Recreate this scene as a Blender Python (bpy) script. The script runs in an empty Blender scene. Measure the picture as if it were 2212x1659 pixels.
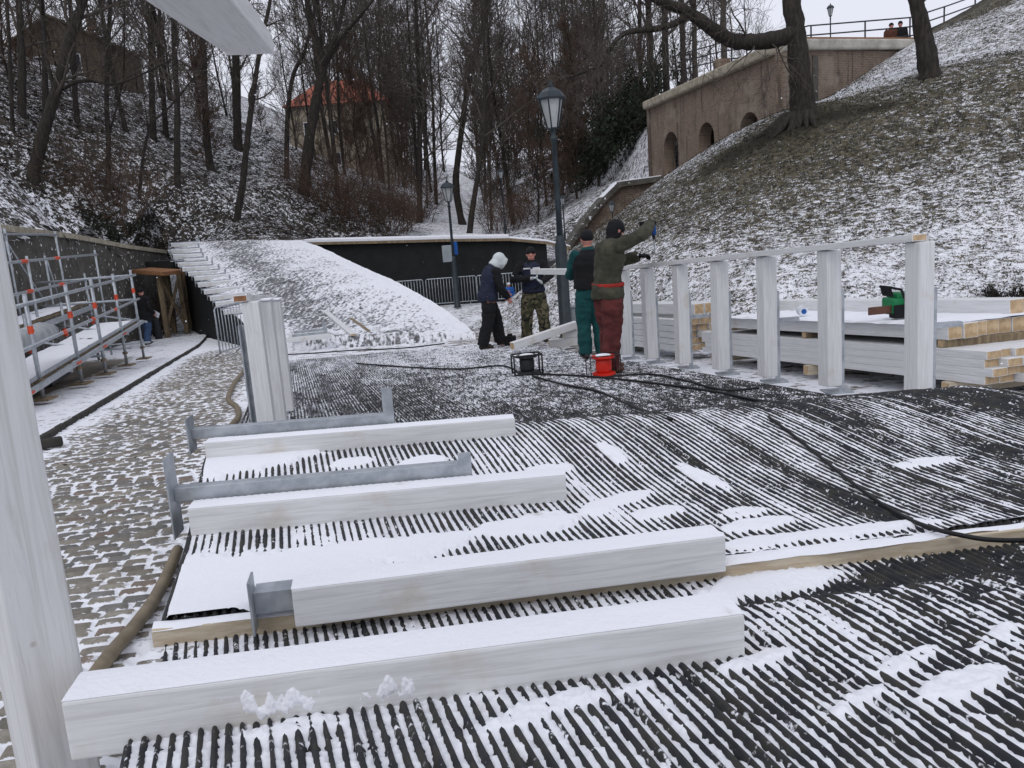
import bpy, math, random
import numpy as np
from mathutils import Vector, Matrix

rng = random.Random(11)
nrng = np.random.default_rng(5)
SC = bpy.context.scene
COL = SC.collection
PI = math.pi

# ------------------------------------------------------------------ camera geometry
FOC = 1841.0
PITCH, ROLL = math.radians(10.9), math.radians(4.3)
cF = Vector((0, math.cos(PITCH), -math.sin(PITCH)))
_r0 = Vector((1, 0, 0)); _u0 = Vector((0, math.sin(PITCH), math.cos(PITCH)))
cR = math.cos(ROLL) * _r0 - math.sin(ROLL) * _u0
cU = math.sin(ROLL) * _r0 + math.cos(ROLL) * _u0
def ray(u, v): return cF + (u - 1106) / FOC * cR - (v - 829.5) / FOC * cU
def P(u, v, d): return ray(u, v) * d
GA, GB = -1.10, -0.0757                        # the floor of the gully falls away from the viewer
def base(x, y): return GA + GB * y
def G(u, v, dz=0.0):
    q = ray(u, v); q = q / q.y
    return q * ((GA + dz) / (q.z - GB))
CS = Vector((-0.25, 0.968, 0)); CT = Vector((0.968, 0.25, 0))   # along / across the course
def T(u, v, t):
    q = ray(u, v); q = q / q.y
    return q * (t / (0.968 * q.x + 0.25))
def ST(s, t, dz=0.0):
    x = -0.25 * s + 0.968 * t; y = 0.968 * s + 0.25 * t
    return Vector((x, y, base(x, y) + dz))
def st_of(p): return (-0.25 * p.x + 0.968 * p.y, 0.968 * p.x + 0.25 * p.y)

def smooth(a, b, x):
    t = np.clip((x - a) / (b - a), 0, 1); return t * t * (3 - 2 * t)
def ground_z(y):
    y = np.asarray(y, float)
    lin = GA + GB * np.minimum(y, 24)
    return lin - 0.0757 * 3 * (1 - (1 - np.clip((y - 24) / 6, 0, 1)) ** 2)

# ------------------------------------------------------------------ noise
def _hash(ix, iy, seed):
    n = (ix.astype(np.int64) * 374761393 + iy.astype(np.int64) * 668265263 + seed * 974711) & 0xffffffff
    n = ((n ^ (n >> 13)) * 1274126177) & 0xffffffff
    return ((n ^ (n >> 16)) & 0xffff) / 65535.0
def vnoise(x, y, seed=0):
    x = np.asarray(x, float); y = np.asarray(y, float)
    ix = np.floor(x); iy = np.floor(y); fx = x - ix; fy = y - iy
    fx = fx * fx * (3 - 2 * fx); fy = fy * fy * (3 - 2 * fy)
    a = _hash(ix, iy, seed); b = _hash(ix + 1, iy, seed); c = _hash(ix, iy + 1, seed); d = _hash(ix + 1, iy + 1, seed)
    return a + (b - a) * fx + (c - a) * fy + (a - b - c + d) * fx * fy
def fbm(x, y, oct=4, seed=0):
    s = 0; a = 0.5; n = 0
    for k in range(oct):
        s = s + a * vnoise(np.asarray(x) * 2 ** k + 17.3 * k, np.asarray(y) * 2 ** k - 9.1 * k, seed + k); n += a; a *= 0.5
    return s / n - 0.5

# ------------------------------------------------------------------ object helpers
def world(o):
    m = o.matrix_basis.copy()
    return world(o.parent) @ m if o.parent else m
def tag(o, label=None, cat=None, group=None, kind=None):
    if label: o['label'] = label
    if cat: o['category'] = cat
    if group: o['group'] = group
    if kind: o['kind'] = kind
    return o
def thing(name, label, cat, loc=(0, 0, 0), rz=0.0, group=None):
    o = bpy.data.objects.new(name, None); COL.objects.link(o)
    o.empty_display_size = 0.1
    o.location = loc; o.rotation_euler = (0, 0, rz)
    return tag(o, label, cat, group)
def link(name, me, parent=None, mats=()):
    o = bpy.data.objects.new(name, me); COL.objects.link(o)
    for m in mats: me.materials.append(m)
    if parent: o.parent = parent
    return o

class MB:
    def __init__(self): self.v = []; self.f = []; self.m = []
    def add(self, vs, fs, mi=0):
        k = len(self.v); self.v.extend([tuple(q) for q in vs])
        for q in fs: self.f.append(tuple(i + k for i in q)); self.m.append(mi)
    def box(self, c, sx, sy, sz, rot=None, mi=0):
        vs = [Vector((x * sx / 2, y * sy / 2, z * sz / 2)) for x in (-1, 1) for y in (-1, 1) for z in (-1, 1)]
        if rot is not None: vs = [rot @ q for q in vs]
        c = Vector(c); vs = [q + c for q in vs]
        self.add(vs, [(0, 1, 3, 2), (4, 6, 7, 5), (0, 4, 5, 1), (2, 3, 7, 6), (0, 2, 6, 4), (1, 5, 7, 3)], mi)
    def bar(self, a, b, w, h, up=Vector((0, 0, 1)), mi=0, ov=0.0):
        a = Vector(a); b = Vector(b); x = (b - a); L = x.length; x = x / L
        y = up.cross(x).normalized(); z = x.cross(y)
        self.box((a + b) / 2, L + ov, w, h, Matrix((x, y, z)).transposed(), mi)
    def tube(self, pts, rs, n=6, cap=True, mi=0, ry=None, xdir=None):
        pts = [Vector(q) for q in pts]
        if not hasattr(rs, '__len__'): rs = [rs] * len(pts)
        k0 = len(self.v); prev = None
        for i, q in enumerate(pts):
            d = (pts[min(i + 1, len(pts) - 1)] - pts[max(i - 1, 0)])
            if d.length < 1e-9: d = Vector((0, 0, 1))
            d.normalize()
            if xdir is not None: x = (xdir - d * xdir.dot(d)).normalized()
            elif prev is None:
                x = d.cross(Vector((0, 0, 1)) if abs(d.z) < 0.9 else Vector((1, 0, 0))).normalized()
            else:
                x = prev - d * prev.dot(d)
                x = x.normalized() if x.length > 1e-6 else d.orthogonal().normalized()
            prev = x; y = d.cross(x)
            for j in range(n):
                a = 2 * PI * j / n
                w = q + x * (rs[i] * math.cos(a)) + y * ((ry[i] if ry else rs[i]) * math.sin(a))
                self.v.append((w.x, w.y, w.z))
        for i in range(len(pts) - 1):
            for j in range(n):
                a = k0 + i * n + j; b = k0 + i * n + (j + 1) % n
                self.f.append((a, b, b + n, a + n)); self.m.append(mi)
        if cap:
            self.f.append(tuple(k0 + j for j in range(n))[::-1]); self.m.append(mi)
            e = k0 + (len(pts) - 1) * n
            self.f.append(tuple(e + j for j in range(n))); self.m.append(mi)
    def lathe(self, prof, c, n=12, mi=0, rot0=0.0):
        c = Vector(c); k0 = len(self.v)
        for r, z in prof:
            for j in range(n):
                a = rot0 + 2 * PI * j / n
                self.v.append((c.x + r * math.cos(a), c.y + r * math.sin(a), c.z + z))
        for i in range(len(prof) - 1):
            for j in range(n):
                a = k0 + i * n + j; b = k0 + i * n + (j + 1) % n
                self.f.append((a, b, b + n, a + n)); self.m.append(mi)
        self.f.append(tuple(k0 + j for j in range(n))[::-1]); self.m.append(mi)
        e = k0 + (len(prof) - 1) * n
        self.f.append(tuple(e + j for j in range(n))); self.m.append(mi)
    def ball(self, c, rx, ry, rz, rot=None, nu=14, nv=9, mi=0):
        c = Vector(c); k0 = len(self.v)
        for i in range(1, nv):
            th = PI * i / nv
            for j in range(nu):
                a = 2 * PI * j / nu
                w = Vector((rx * math.sin(th) * math.cos(a), ry * math.sin(th) * math.sin(a), rz * math.cos(th)))
                if rot is not None: w = rot @ w
                w += c; self.v.append(tuple(w))
        t = Vector((0, 0, rz)); b = Vector((0, 0, -rz))
        if rot is not None: t = rot @ t; b = rot @ b
        kt = len(self.v); self.v.append(tuple(c + t)); self.v.append(tuple(c + b))
        for i in range(nv - 2):
            for j in range(nu):
                a = k0 + i * nu + j; q = k0 + i * nu + (j + 1) % nu
                self.f.append((a, a + nu, q + nu, q)); self.m.append(mi)
        for j in range(nu):
            self.f.append((kt, k0 + j, k0 + (j + 1) % nu)); self.m.append(mi)
            e = k0 + (nv - 2) * nu
            self.f.append((kt + 1, e + (j + 1) % nu, e + j)); self.m.append(mi)
    def prism(self, poly, off, mi=0):
        k = len(poly); off = Vector(off); a = [Vector(q) for q in poly]
        vs = a + [q + off for q in a]
        fs = [tuple(range(k))[::-1], tuple(range(k, 2 * k))] + [(i, (i + 1) % k, k + (i + 1) % k, k + i) for i in range(k)]
        self.add(vs, fs, mi)
    def build(self, name, mats, parent=None, smooth_=False, loc=None, bevel=0.0, fixn=True):
        if not isinstance(mats, (list, tuple)): mats = [mats]
        v = self.v
        if parent is not None:
            inv = world(parent).inverted(); v = [tuple(inv @ Vector(q)) for q in v]
        elif loc is not None:
            l = Vector(loc); v = [(q[0] - l.x, q[1] - l.y, q[2] - l.z) for q in v]
        me = bpy.data.meshes.new(name); me.from_pydata(v, [], self.f)
        if len(mats) > 1: me.polygons.foreach_set('material_index', self.m)
        if smooth_: me.polygons.foreach_set('use_smooth', [True] * len(self.f))
        me.update()
        o = link(name, me, parent, mats)
        if parent is None and loc is not None: o.location = loc
        if fixn and len(self.f) < 3000:
            import bmesh
            bm = bmesh.new(); bm.from_mesh(me); bmesh.ops.recalc_face_normals(bm, faces=bm.faces); bm.to_mesh(me); bm.free()
        if bevel:
            b = o.modifiers.new('bevel', 'BEVEL'); b.width = bevel; b.segments = 2; b.limit_method = 'ANGLE'
        return o

def grid_mesh(name, X, Y, Z, mats, attrs=None, parent=None, smooth_=True, loc=None, keep=None, strict=False):
    h, w = X.shape
    co = np.stack([X, Y, Z], -1).reshape(-1, 3)
    if loc is not None: co = co - np.array(loc)
    idx = np.arange(h * w).reshape(h, w)
    q = np.stack([idx[:-1, :-1], idx[:-1, 1:], idx[1:, 1:], idx[1:, :-1]], -1).reshape(-1, 4)
    if keep is not None:
        k = keep.reshape(-1); q = q[k[q].all(1) if strict else k[q].any(1)]
    me = bpy.data.meshes.new(name)
    me.vertices.add(len(co)); me.vertices.foreach_set('co', co.astype(np.float32).ravel())
    me.loops.add(q.size); me.loops.foreach_set('vertex_index', q.astype(np.int32).ravel())
    me.polygons.add(len(q)); me.polygons.foreach_set('loop_start', np.arange(0, q.size, 4, dtype=np.int32))
    me.update(calc_edges=True)
    if smooth_: me.polygons.foreach_set('use_smooth', np.ones(len(q), bool))
    for n, a in (attrs or {}).items():
        a = np.asarray(a, np.float32)
        if a.ndim == 3:
            at = me.attributes.new(n, 'FLOAT_COLOR', 'POINT')
            c = np.ones((h * w, 4), np.float32); c[:, :3] = a.reshape(-1, 3); at.data.foreach_set('color', c.ravel())
        else:
            at = me.attributes.new(n, 'FLOAT', 'POINT'); at.data.foreach_set('value', a.ravel())
    o = link(name, me, parent, mats if isinstance(mats, (list, tuple)) else [mats])
    if loc is not None: o.location = loc
    return o

def evaluated(o, name):
    dg = bpy.context.evaluated_depsgraph_get(); dg.update()
    me = bpy.data.meshes.new_from_object(o.evaluated_get(dg)); me.name = name
    return me

# ------------------------------------------------------------------ materials
class NT:
    def __init__(self, name):
        self.mat = bpy.data.materials.new(name); self.mat.use_nodes = True
        self.t = self.mat.node_tree; self.b = self.t.nodes['Principled BSDF']
        self.b.inputs['Specular IOR Level'].default_value = 0.3
    def n(self, typ, **kw):
        x = self.t.nodes.new(typ)
        for k, v in kw.items():
            if k in x.inputs: x.inputs[k].default_value = v
            else: setattr(x, k, v)
        return x
    def l(self, a, b): self.t.links.new(a, b)
    def val(self, x, i, s):
        if hasattr(s, 'links') or hasattr(s, 'is_linked'): self.l(s, x.inputs[i])
        else: x.inputs[i].default_value = s
    def math(self, op, a, b=0.0, c=None, clamp=False):
        x = self.n('ShaderNodeMath', operation=op); x.use_clamp = clamp
        self.val(x, 0, a); self.val(x, 1, b)
        if c is not None: self.val(x, 2, c)
        return x.outputs[0]
    def coords(self, kind='Object', scale=(1, 1, 1), rot=(0, 0, 0), vt='POINT'):
        tc = self.n('ShaderNodeTexCoord'); mp = self.n('ShaderNodeMapping', vector_type=vt)
        mp.inputs['Scale'].default_value = scale; mp.inputs['Rotation'].default_value = rot
        self.l(tc.outputs[kind], mp.inputs['Vector']); return mp.outputs[0]
    def noise(self, vec, scale, detail=4, rough=0.55, dist=0.0):
        x = self.n('ShaderNodeTexNoise'); x.inputs['Scale'].default_value = scale
        x.inputs['Detail'].default_value = detail; x.inputs['Roughness'].default_value = rough
        x.inputs['Distortion'].default_value = dist
        if vec is not None: self.l(vec, x.inputs['Vector'])
        return x.outputs['Fac']
    def ramp(self, fac, lo, hi, a=0.0, b=1.0):
        x = self.n('ShaderNodeMapRange'); x.interpolation_type = 'SMOOTHSTEP'
        self.val(x, 0, fac); x.inputs[1].default_value = lo; x.inputs[2].default_value = hi
        x.inputs[3].default_value = a; x.inputs[4].default_value = b
        return x.outputs[0]
    def mix(self, fac, a, b):
        x = self.n('ShaderNodeMix', data_type='RGBA')
        for i, s in ((0, fac), (6, a), (7, b)):
            if isinstance(s, tuple): x.inputs[i].default_value = (*s, 1)
            else: self.val(x, i, s)
        return x.outputs[2]
    def bump(self, h, strength=0.3, dist=0.02):
        x = self.n('ShaderNodeBump'); x.inputs['Strength'].default_value = strength; x.inputs['Distance'].default_value = dist
        self.l(h, x.inputs['Height']); self.l(x.outputs[0], self.b.inputs['Normal'])
    def color(self, c): self.l(c, self.b.inputs['Base Color'])

def mk(name, c1, c2=None, rough=0.75, scale=6.0, stretch=(1, 1, 1), bump=0.15, bdist=0.01, metal=0.0, lo=0.35, hi=0.65, detail=5, spec=0.3):
    t = NT(name); t.b.inputs['Roughness'].default_value = rough; t.b.inputs['Metallic'].default_value = metal
    t.b.inputs['Specular IOR Level'].default_value = spec
    v = t.coords('Object', stretch)
    n = t.noise(v, scale, detail, 0.6)
    if c2 is None: c2 = tuple(x * 0.72 for x in c1)
    t.color(t.mix(t.ramp(n, lo, hi), c2, c1))
    if bump: t.bump(n, bump, bdist)
    return t.mat

SNOW = (0.80, 0.81, 0.85)
def snow_mat(name, dirt=(0.45, 0.42, 0.38), amount=0.0, scale=3.0):
    t = NT(name); t.b.inputs['Roughness'].default_value = 0.85
    v = t.coords('Object')
    a = t.noise(v, scale, 6, 0.65); b = t.noise(v, 60, 3, 0.6)
    t.color(t.mix(t.ramp(a, 0.62 - amount, 0.8 - amount), SNOW, dirt))
    t.bump(t.math('ADD', t.math('MULTIPLY', a, 1.0), t.math('MULTIPLY', b, 0.5)), 0.35, 0.02)
    return t.mat

M = {}
M['snow'] = snow_mat('snow')
M['white_wood'] = mk('white_painted_wood', (0.66, 0.65, 0.62), (0.52, 0.49, 0.44), 0.6, 5, (0.5, 9, 9), 0.12, 0.004, lo=0.25, hi=0.6)
def painted_wood(up=False):
    S = (lambda a, b: (b, b, a)) if up else (lambda a, b: (a, b, b))
    t = NT('limewashed_timber'); t.b.inputs['Roughness'].default_value = 0.6
    v = t.coords('Object', S(0.6, 14)); v2 = t.coords('Object', (1, 1, 1)); v3 = t.coords('Object', S(1.0, 40))
    g = t.noise(v, 3.5, 5, 0.65, 1.2); s = t.noise(v2, 4, 4, 0.6); f = t.noise(v3, 6, 3, 0.6, 0.6)
    c = t.mix(t.ramp(g, 0.3, 0.62), (0.57, 0.57, 0.565), (0.69, 0.695, 0.70))
    c = t.mix(t.ramp(s, 0.58, 0.76, 0, 0.5), c, (0.48, 0.42, 0.33))
    c = t.mix(t.ramp(f, 0.62, 0.75, 0, 0.35), c, (0.36, 0.32, 0.27))
    vo = t.n('ShaderNodeTexVoronoi'); vo.inputs['Scale'].default_value = 2.6; t.l(v2, vo.inputs['Vector'])
    c = t.mix(t.ramp(vo.outputs['Distance'], 0.012, 0.030, 0.55, 0.0), c, (0.30, 0.22, 0.15))
    t.color(c); t.bump(t.math('ADD', g, f), 0.12, 0.004); return t.mat
M['white_wood'] = painted_wood(); M['white_wood_up'] = painted_wood(True)
M['end_grain'] = mk('sawn_end_grain', (0.56, 0.42, 0.26), (0.40, 0.28, 0.16), 0.8, 14, (1, 1, 1), 0.2, 0.004)
M['brown_wood'] = mk('brown_wood', (0.30, 0.15, 0.07), (0.19, 0.09, 0.045), 0.7, 6, (1, 6, 6))
M['raw_wood'] = mk('raw_pine', (0.57, 0.50, 0.39), (0.45, 0.37, 0.26), 0.75, 6, (0.6, 9, 9), 0.15, 0.004)
M['old_wood'] = mk('weathered_wood', (0.27, 0.21, 0.13), (0.15, 0.11, 0.07), 0.85, 5, (5, 5, 0.6))
M['steel'] = mk('galvanised_steel', (0.46, 0.49, 0.52), (0.32, 0.35, 0.38), 0.40, 11, (1, 1, 1), 0.08, 0.003, metal=0.45)
M['orange'] = mk('orange_clamp', (0.75, 0.10, 0.04), (0.55, 0.07, 0.03), 0.5)
M['rubber'] = mk('ribbed_rubber', (0.026, 0.028, 0.033), (0.016, 0.017, 0.020), 0.55, 5, (1, 1, 1), 0.2, 0.003)
M['black'] = mk('black_sheeting', (0.012, 0.013, 0.014), (0.007, 0.008, 0.009), 0.7, 2.5, (1, 1, 1), 0.4, 0.03)
M['cable'] = mk('black_cable', (0.012, 0.012, 0.013), None, 0.5)
M['red_plastic'] = mk('red_plastic', (0.70, 0.035, 0.02), (0.55, 0.025, 0.015), 0.4)
M['green_plastic'] = mk('green_plastic', (0.015, 0.23, 0.08), (0.01, 0.17, 0.06), 0.4)
M['dark_metal'] = mk('dark_metal', (0.03, 0.032, 0.035), None, 0.5)
M['lamp_metal'] = mk('dark_painted_iron', (0.030, 0.042, 0.050), (0.020, 0.028, 0.034), 0.45, 6)
M['glass'] = mk('frosted_lamp_glass', (0.42, 0.44, 0.44), (0.33, 0.35, 0.35), 0.25, 5)
M['hose'] = mk('tan_hose', (0.22, 0.18, 0.12), (0.16, 0.13, 0.09), 0.6, 12)
M['bark'] = mk('dark_bark', (0.040, 0.034, 0.028), (0.018, 0.015, 0.013), 0.95, 5, (3, 3, 0.7), 0.6, 0.03)
M['bark_grey'] = mk('grey_bark', (0.075, 0.066, 0.054), (0.035, 0.030, 0.025), 0.95, 5, (3, 3, 0.7), 0.6, 0.03)
M['twig'] = mk('twigs', (0.090, 0.076, 0.064), (0.058, 0.048, 0.041), 0.95, 3, bump=0)
M['twig_red'] = mk('reddish_twigs', (0.100, 0.066, 0.048), (0.066, 0.044, 0.033), 0.95, 3, bump=0)
M['leaf_dark'] = mk('evergreen_leaves', (0.022, 0.032, 0.016), (0.010, 0.016, 0.009), 0.8, 3, bump=0)
M['grey_box'] = mk('grey_cabinet', (0.30, 0.33, 0.35), (0.25, 0.28, 0.30), 0.5, 4)
M['paper'] = mk('white_paper', (0.75, 0.78, 0.82), None, 0.7)
M['concrete'] = mk('pale_coping_stone', (0.42, 0.38, 0.30), (0.27, 0.24, 0.18), 0.9, 4, (1, 1, 1), 0.3, 0.02)
M['white_stone'] = mk('limewashed_coping', (0.50, 0.48, 0.43), (0.33, 0.31, 0.27), 0.9, 2.0, (1, 1, 1), 0.3, 0.02)
M['roof_orange'] = mk('orange_roof_tiles', (0.36, 0.11, 0.07), (0.26, 0.085, 0.055), 0.85, 5, (1, 1, 4))
M['cream'] = mk('cream_render', (0.33, 0.285, 0.215), (0.24, 0.205, 0.16), 0.9, 2)
M['dull_render'] = mk('dull_brown_render', (0.15, 0.115, 0.08), (0.10, 0.078, 0.055), 0.9, 2)
M['window'] = mk('dark_window', (0.02, 0.022, 0.025), None, 0.2)
M['stain'] = mk('greenish_stain', (0.1, 0.1, 0.06))
M['skin'] = mk('skin', (0.52, 0.24, 0.19), (0.45, 0.19, 0.15), 0.55, 12, bump=0.05)
M['navy'] = mk('navy_cloth', (0.020, 0.025, 0.050), (0.014, 0.017, 0.034), 0.9, 9, bump=0.7, bdist=0.03, lo=0.3, hi=0.7)
M['black_cloth'] = mk('black_cloth', (0.010, 0.010, 0.012), None, 0.9, 9, bump=0.7, bdist=0.03, lo=0.3, hi=0.7)
M['hood'] = mk('pale_grey_fleece', (0.56, 0.60, 0.60), (0.47, 0.51, 0.51), 0.95, 9, bump=0.3)
M['olive'] = mk('olive_cloth', (0.070, 0.068, 0.048), (0.030, 0.030, 0.021), 0.95, 6, bump=0.7, bdist=0.03, lo=0.3, hi=0.7)
M['dark_red'] = mk('dark_red_cloth', (0.125, 0.030, 0.028), (0.060, 0.015, 0.015), 0.9, 7, bump=0.7, bdist=0.03, lo=0.3, hi=0.7)
M['teal'] = mk('teal_cloth', (0.008, 0.07, 0.07), (0.006, 0.045, 0.048), 0.9, 7, bump=0.7, bdist=0.03, lo=0.3, hi=0.7)
M['jeans'] = mk('blue_denim', (0.05, 0.09, 0.18), (0.035, 0.065, 0.13), 0.9, 9, bump=0.7, bdist=0.03, lo=0.3, hi=0.7)
M['blue'] = mk('bright_blue_cloth', (0.02, 0.10, 0.36), None, 0.85, 9)
M['rust'] = mk('rust_cloth', (0.09, 0.035, 0.02), None, 0.9, 9)
M['leather'] = mk('brown_leather', (0.13, 0.06, 0.04), (0.09, 0.04, 0.025), 0.6, 12)
M['boot'] = mk('dark_boots', (0.03, 0.024, 0.018), None, 0.7, 12)
M['white_cloth'] = mk('reflective_stripe', (0.7, 0.7, 0.7), None, 0.5)
M['red_line'] = mk('red_lining', (0.36, 0.03, 0.02), None, 0.8, 12)
def camo():
    t = NT('camouflage_cloth'); t.b.inputs['Roughness'].default_value = 0.95
    v = t.coords('Object'); a = t.noise(v, 9, 2, 0.5); b = t.noise(v, 14, 2, 0.5, 1.0)
    c = t.mix(t.ramp(a, 0.47, 0.5), (0.040, 0.042, 0.022), (0.115, 0.10, 0.06))
    c = t.mix(t.ramp(b, 0.56, 0.58), c, (0.014, 0.014, 0.012)); t.color(c); return t.mat
M['camo'] = camo()
def brick_mat(name, c1, c2, mortar, scale, rot=(0, 0, 0)):
    t = NT(name); t.b.inputs['Roughness'].default_value = 0.9
    v = t.coords('Object', (1, 1, 1), rot)
    b = t.n('ShaderNodeTexBrick'); t.l(v, b.inputs['Vector'])
    b.inputs['Color1'].default_value = (*c1, 1); b.inputs['Color2'].default_value = (*c2, 1); b.inputs['Mortar'].default_value = (*mortar, 1)
    b.inputs['Scale'].default_value = scale; b.inputs['Mortar Size'].default_value = 0.012
    b.inputs['Brick Width'].default_value = 0.25; b.inputs['Row Height'].default_value = 0.075
    n = t.noise(v, 1.3, 5, 0.65); f = t.noise(v, 9, 4, 0.6)
    c = t.mix(t.ramp(n, 0.55, 0.75, 0, 0.75), b.outputs['Color'], (0.09, 0.075, 0.055))
    c = t.mix(t.ramp(f, 0.55, 0.72, 0, 0.6), c, (0.33, 0.27, 0.21))
    vs = t.coords('Object', (3.0, 0.35, 3.0)); st = t.noise(vs, 1.6, 5, 0.65); c = t.mix(t.ramp(st, 0.5, 0.68, 0, 0.75), c, (0.06, 0.05, 0.04)); c = t.mix(t.ramp(t.noise(v, 0.8, 4, 0.6), 0.52, 0.66, 0, .6), c, (0.30, 0.25, 0.20)); t.color(c)
    t.bump(f, 0.4, 0.02); return t.mat
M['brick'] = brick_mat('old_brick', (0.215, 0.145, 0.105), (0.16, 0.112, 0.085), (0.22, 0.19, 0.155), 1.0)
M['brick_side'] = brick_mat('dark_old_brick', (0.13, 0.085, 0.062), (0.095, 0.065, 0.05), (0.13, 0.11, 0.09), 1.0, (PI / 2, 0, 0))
def rubble():
    t = NT('dark_rubble_stone'); t.b.inputs['Roughness'].default_value = 0.95
    v = t.coords('Object')
    vo = t.n('ShaderNodeTexVoronoi'); vo.inputs['Scale'].default_value = 3.2; t.l(v, vo.inputs['Vector'])
    n = t.noise(v, 5, 5, 0.6); s = t.noise(v, 7, 2, 0.5)
    c = t.mix(n, (0.022, 0.022, 0.020), (0.125, 0.118, 0.102))
    sep = t.n('ShaderNodeSeparateColor'); t.l(vo.outputs['Color'], sep.inputs[0])
    c = t.mix(t.math('MULTIPLY', sep.outputs[0], 0.45), c, (0.15, 0.14, 0.12))
    c = t.mix(t.ramp(s, 0.66, 0.70), c, SNOW)
    t.color(c); t.bump(t.math('ADD', vo.outputs['Distance'], n), 0.8, 0.06); return t.mat
M['rubble'] = rubble()
EARTH = (0.016, 0.014, 0.009)
def patchy(name, bareA, bareB, scale, stretch=(1, 1, 1), rot=(0, 0, 0), soft=0.07, fine=0.35, bump=0.6, bd=0.06, snowc=SNOW, vt='POINT'):
    """snow lying in patches over earth and litter; attribute 'cover' = how much of the ground it hides"""
    t = NT(name); t.b.inputs['Roughness'].default_value = 0.9
    v = t.coords('Object', stretch, rot, vt); v0 = t.coords('Object')
    a = t.noise(v, scale, 5, 0.62, 0.4); b = t.noise(v0, scale * 0.22, 4, 0.55); f = t.noise(v0, scale * 3.1, 2, 0.5)
    val = t.math('ADD', t.math('ADD', t.math('MULTIPLY', a, 1.3), t.math('MULTIPLY', b, 0.5)), t.math('MULTIPLY', f, fine))
    val = t.math('SUBTRACT', val, (1.3 + 0.5 + fine) / 2)          # centred on zero
    at = t.n('ShaderNodeAttribute'); at.attribute_name = 'cover'
    k = t.math('ADD', val, t.math('MULTIPLY', t.math('SUBTRACT', at.outputs['Fac'], 0.5), 0.8))
    fac = t.ramp(k, -soft, soft)
    bare = t.mix(t.ramp(t.noise(v0, scale * 0.6, 4, 0.6), 0.38, 0.62), bareA, bareB)
    ea = t.n('ShaderNodeAttribute'); ea.attribute_name = 'earth'; bare = t.mix(ea.outputs['Fac'], bare, EARTH)
    t.color(t.mix(fac, bare, snowc)); t.bump(k, bump, bd); return t.mat
M['litter'] = patchy('leaf_litter_and_snow', (0.022, 0.019, 0.015), (0.048, 0.039, 0.029), 5.6, (1.0, 1.0, 1.0), fine=0.9, soft=0.09)
M['bank_grass'] = patchy('grass_bank_and_snow', (0.036, 0.032, 0.023), (0.115, 0.099, 0.064), 12.0, (0.6, 1.0, 1.5), (0, 0, 0.6), fine=0.9, bd=0.05, soft=0.13)
M['floor'] = patchy('trodden_snow_and_earth', (0.12, 0.105, 0.085), (0.18, 0.16, 0.135), 5.0, fine=0.5, soft=0.10, bump=0.4, bd=0.03)
M['pave'] = patchy('snowy_pavement', (0.16, 0.145, 0.12), (0.22, 0.20, 0.17), 7.0, (1, 1, 1), fine=0.6, soft=0.12, bump=0.25, bd=0.02)
M['ramp_snow'] = patchy('trampled_snow', (0.10, 0.10, 0.105), (0.17, 0.17, 0.175), 4.2, (2.6, 1.0, 1.0), (0, 0, -0.25), fine=0.9, soft=0.15, bump=0.6, bd=0.05)
M['far_mat'] = patchy('ribbed_mat_dusted_with_snow', (0.024, 0.026, 0.031), (0.046, 0.044, 0.040), 19.0, (0.7, 2.6, 1), (0, 0, 0.2527), fine=1.2, soft=0.10, bump=0.2, bd=0.01, vt='TEXTURE')
def cobble():
    t = NT('cobbles_and_snow'); t.b.inputs['Roughness'].default_value = 0.8
    at = t.n('ShaderNodeAttribute'); at.attribute_name = 'tint'; s = t.n('ShaderNodeAttribute'); s.attribute_name = 'cover'
    v = t.coords('Object'); n = t.noise(v, 40, 4, 0.6); n2 = t.noise(v, 26, 4, 0.65)
    c = t.mix(t.ramp(n, 0.3, 0.7, 0.0, 0.4), at.outputs['Color'], (0.08, 0.07, 0.055))
    k = t.math('ADD', s.outputs['Fac'], t.math('MULTIPLY', t.math('SUBTRACT', n2, 0.5), 1.5))
    t.color(t.mix(t.ramp(k, 0.40, 0.60), c, SNOW)); t.bump(n, 0.25, 0.006); return t.mat
M['cobble'] = cobble()

# ------------------------------------------------------------------ camera, sky, light
cam = bpy.data.cameras.new('camera'); camo_ = bpy.data.objects.new('camera', cam); COL.objects.link(camo_)
cam.sensor_width = 36.0; cam.lens = 36.0 * FOC / 2212.0; cam.clip_start = 0.05; cam.clip_end = 3000
camo_.matrix_world = Matrix((cR, cU, -cF)).transposed().to_4x4()
SC.camera = camo_
SC.view_settings.view_transform = 'Standard'; SC.view_settings.look = 'None'
SC.view_settings.exposure = -0.50; SC.view_settings.gamma = 1.0
SUN_EL, SUN_AZ = math.radians(48), math.radians(200)
w = bpy.data.worlds.new('World'); SC.world = w; w.use_nodes = True
wn = w.node_tree; bg = wn.nodes['Background']
sky = wn.nodes.new('ShaderNodeTexSky'); sky.sky_type = 'NISHITA'; sky.sun_disc = False
sky.sun_elevation = SUN_EL; sky.sun_rotation = SUN_AZ; sky.air_density = 1.0; sky.dust_density = 4.0; sky.ozone_density = 1.0
hs = wn.nodes.new('ShaderNodeHueSaturation'); hs.inputs['Saturation'].default_value = 0.10
wn.links.new(sky.outputs[0], hs.inputs['Color'])
mx = wn.nodes.new('ShaderNodeMix'); mx.data_type = 'RGBA'; mx.inputs[0].default_value = 0.80   # cloud deck evens the sky out
wn.links.new(hs.outputs[0], mx.inputs[6]); mx.inputs[7].default_value = (6.0, 6.2, 7.1, 1)
tcw = wn.nodes.new('ShaderNodeTexCoord'); spx = wn.nodes.new('ShaderNodeSeparateXYZ'); wn.links.new(tcw.outputs['Generated'], spx.inputs[0])
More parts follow.
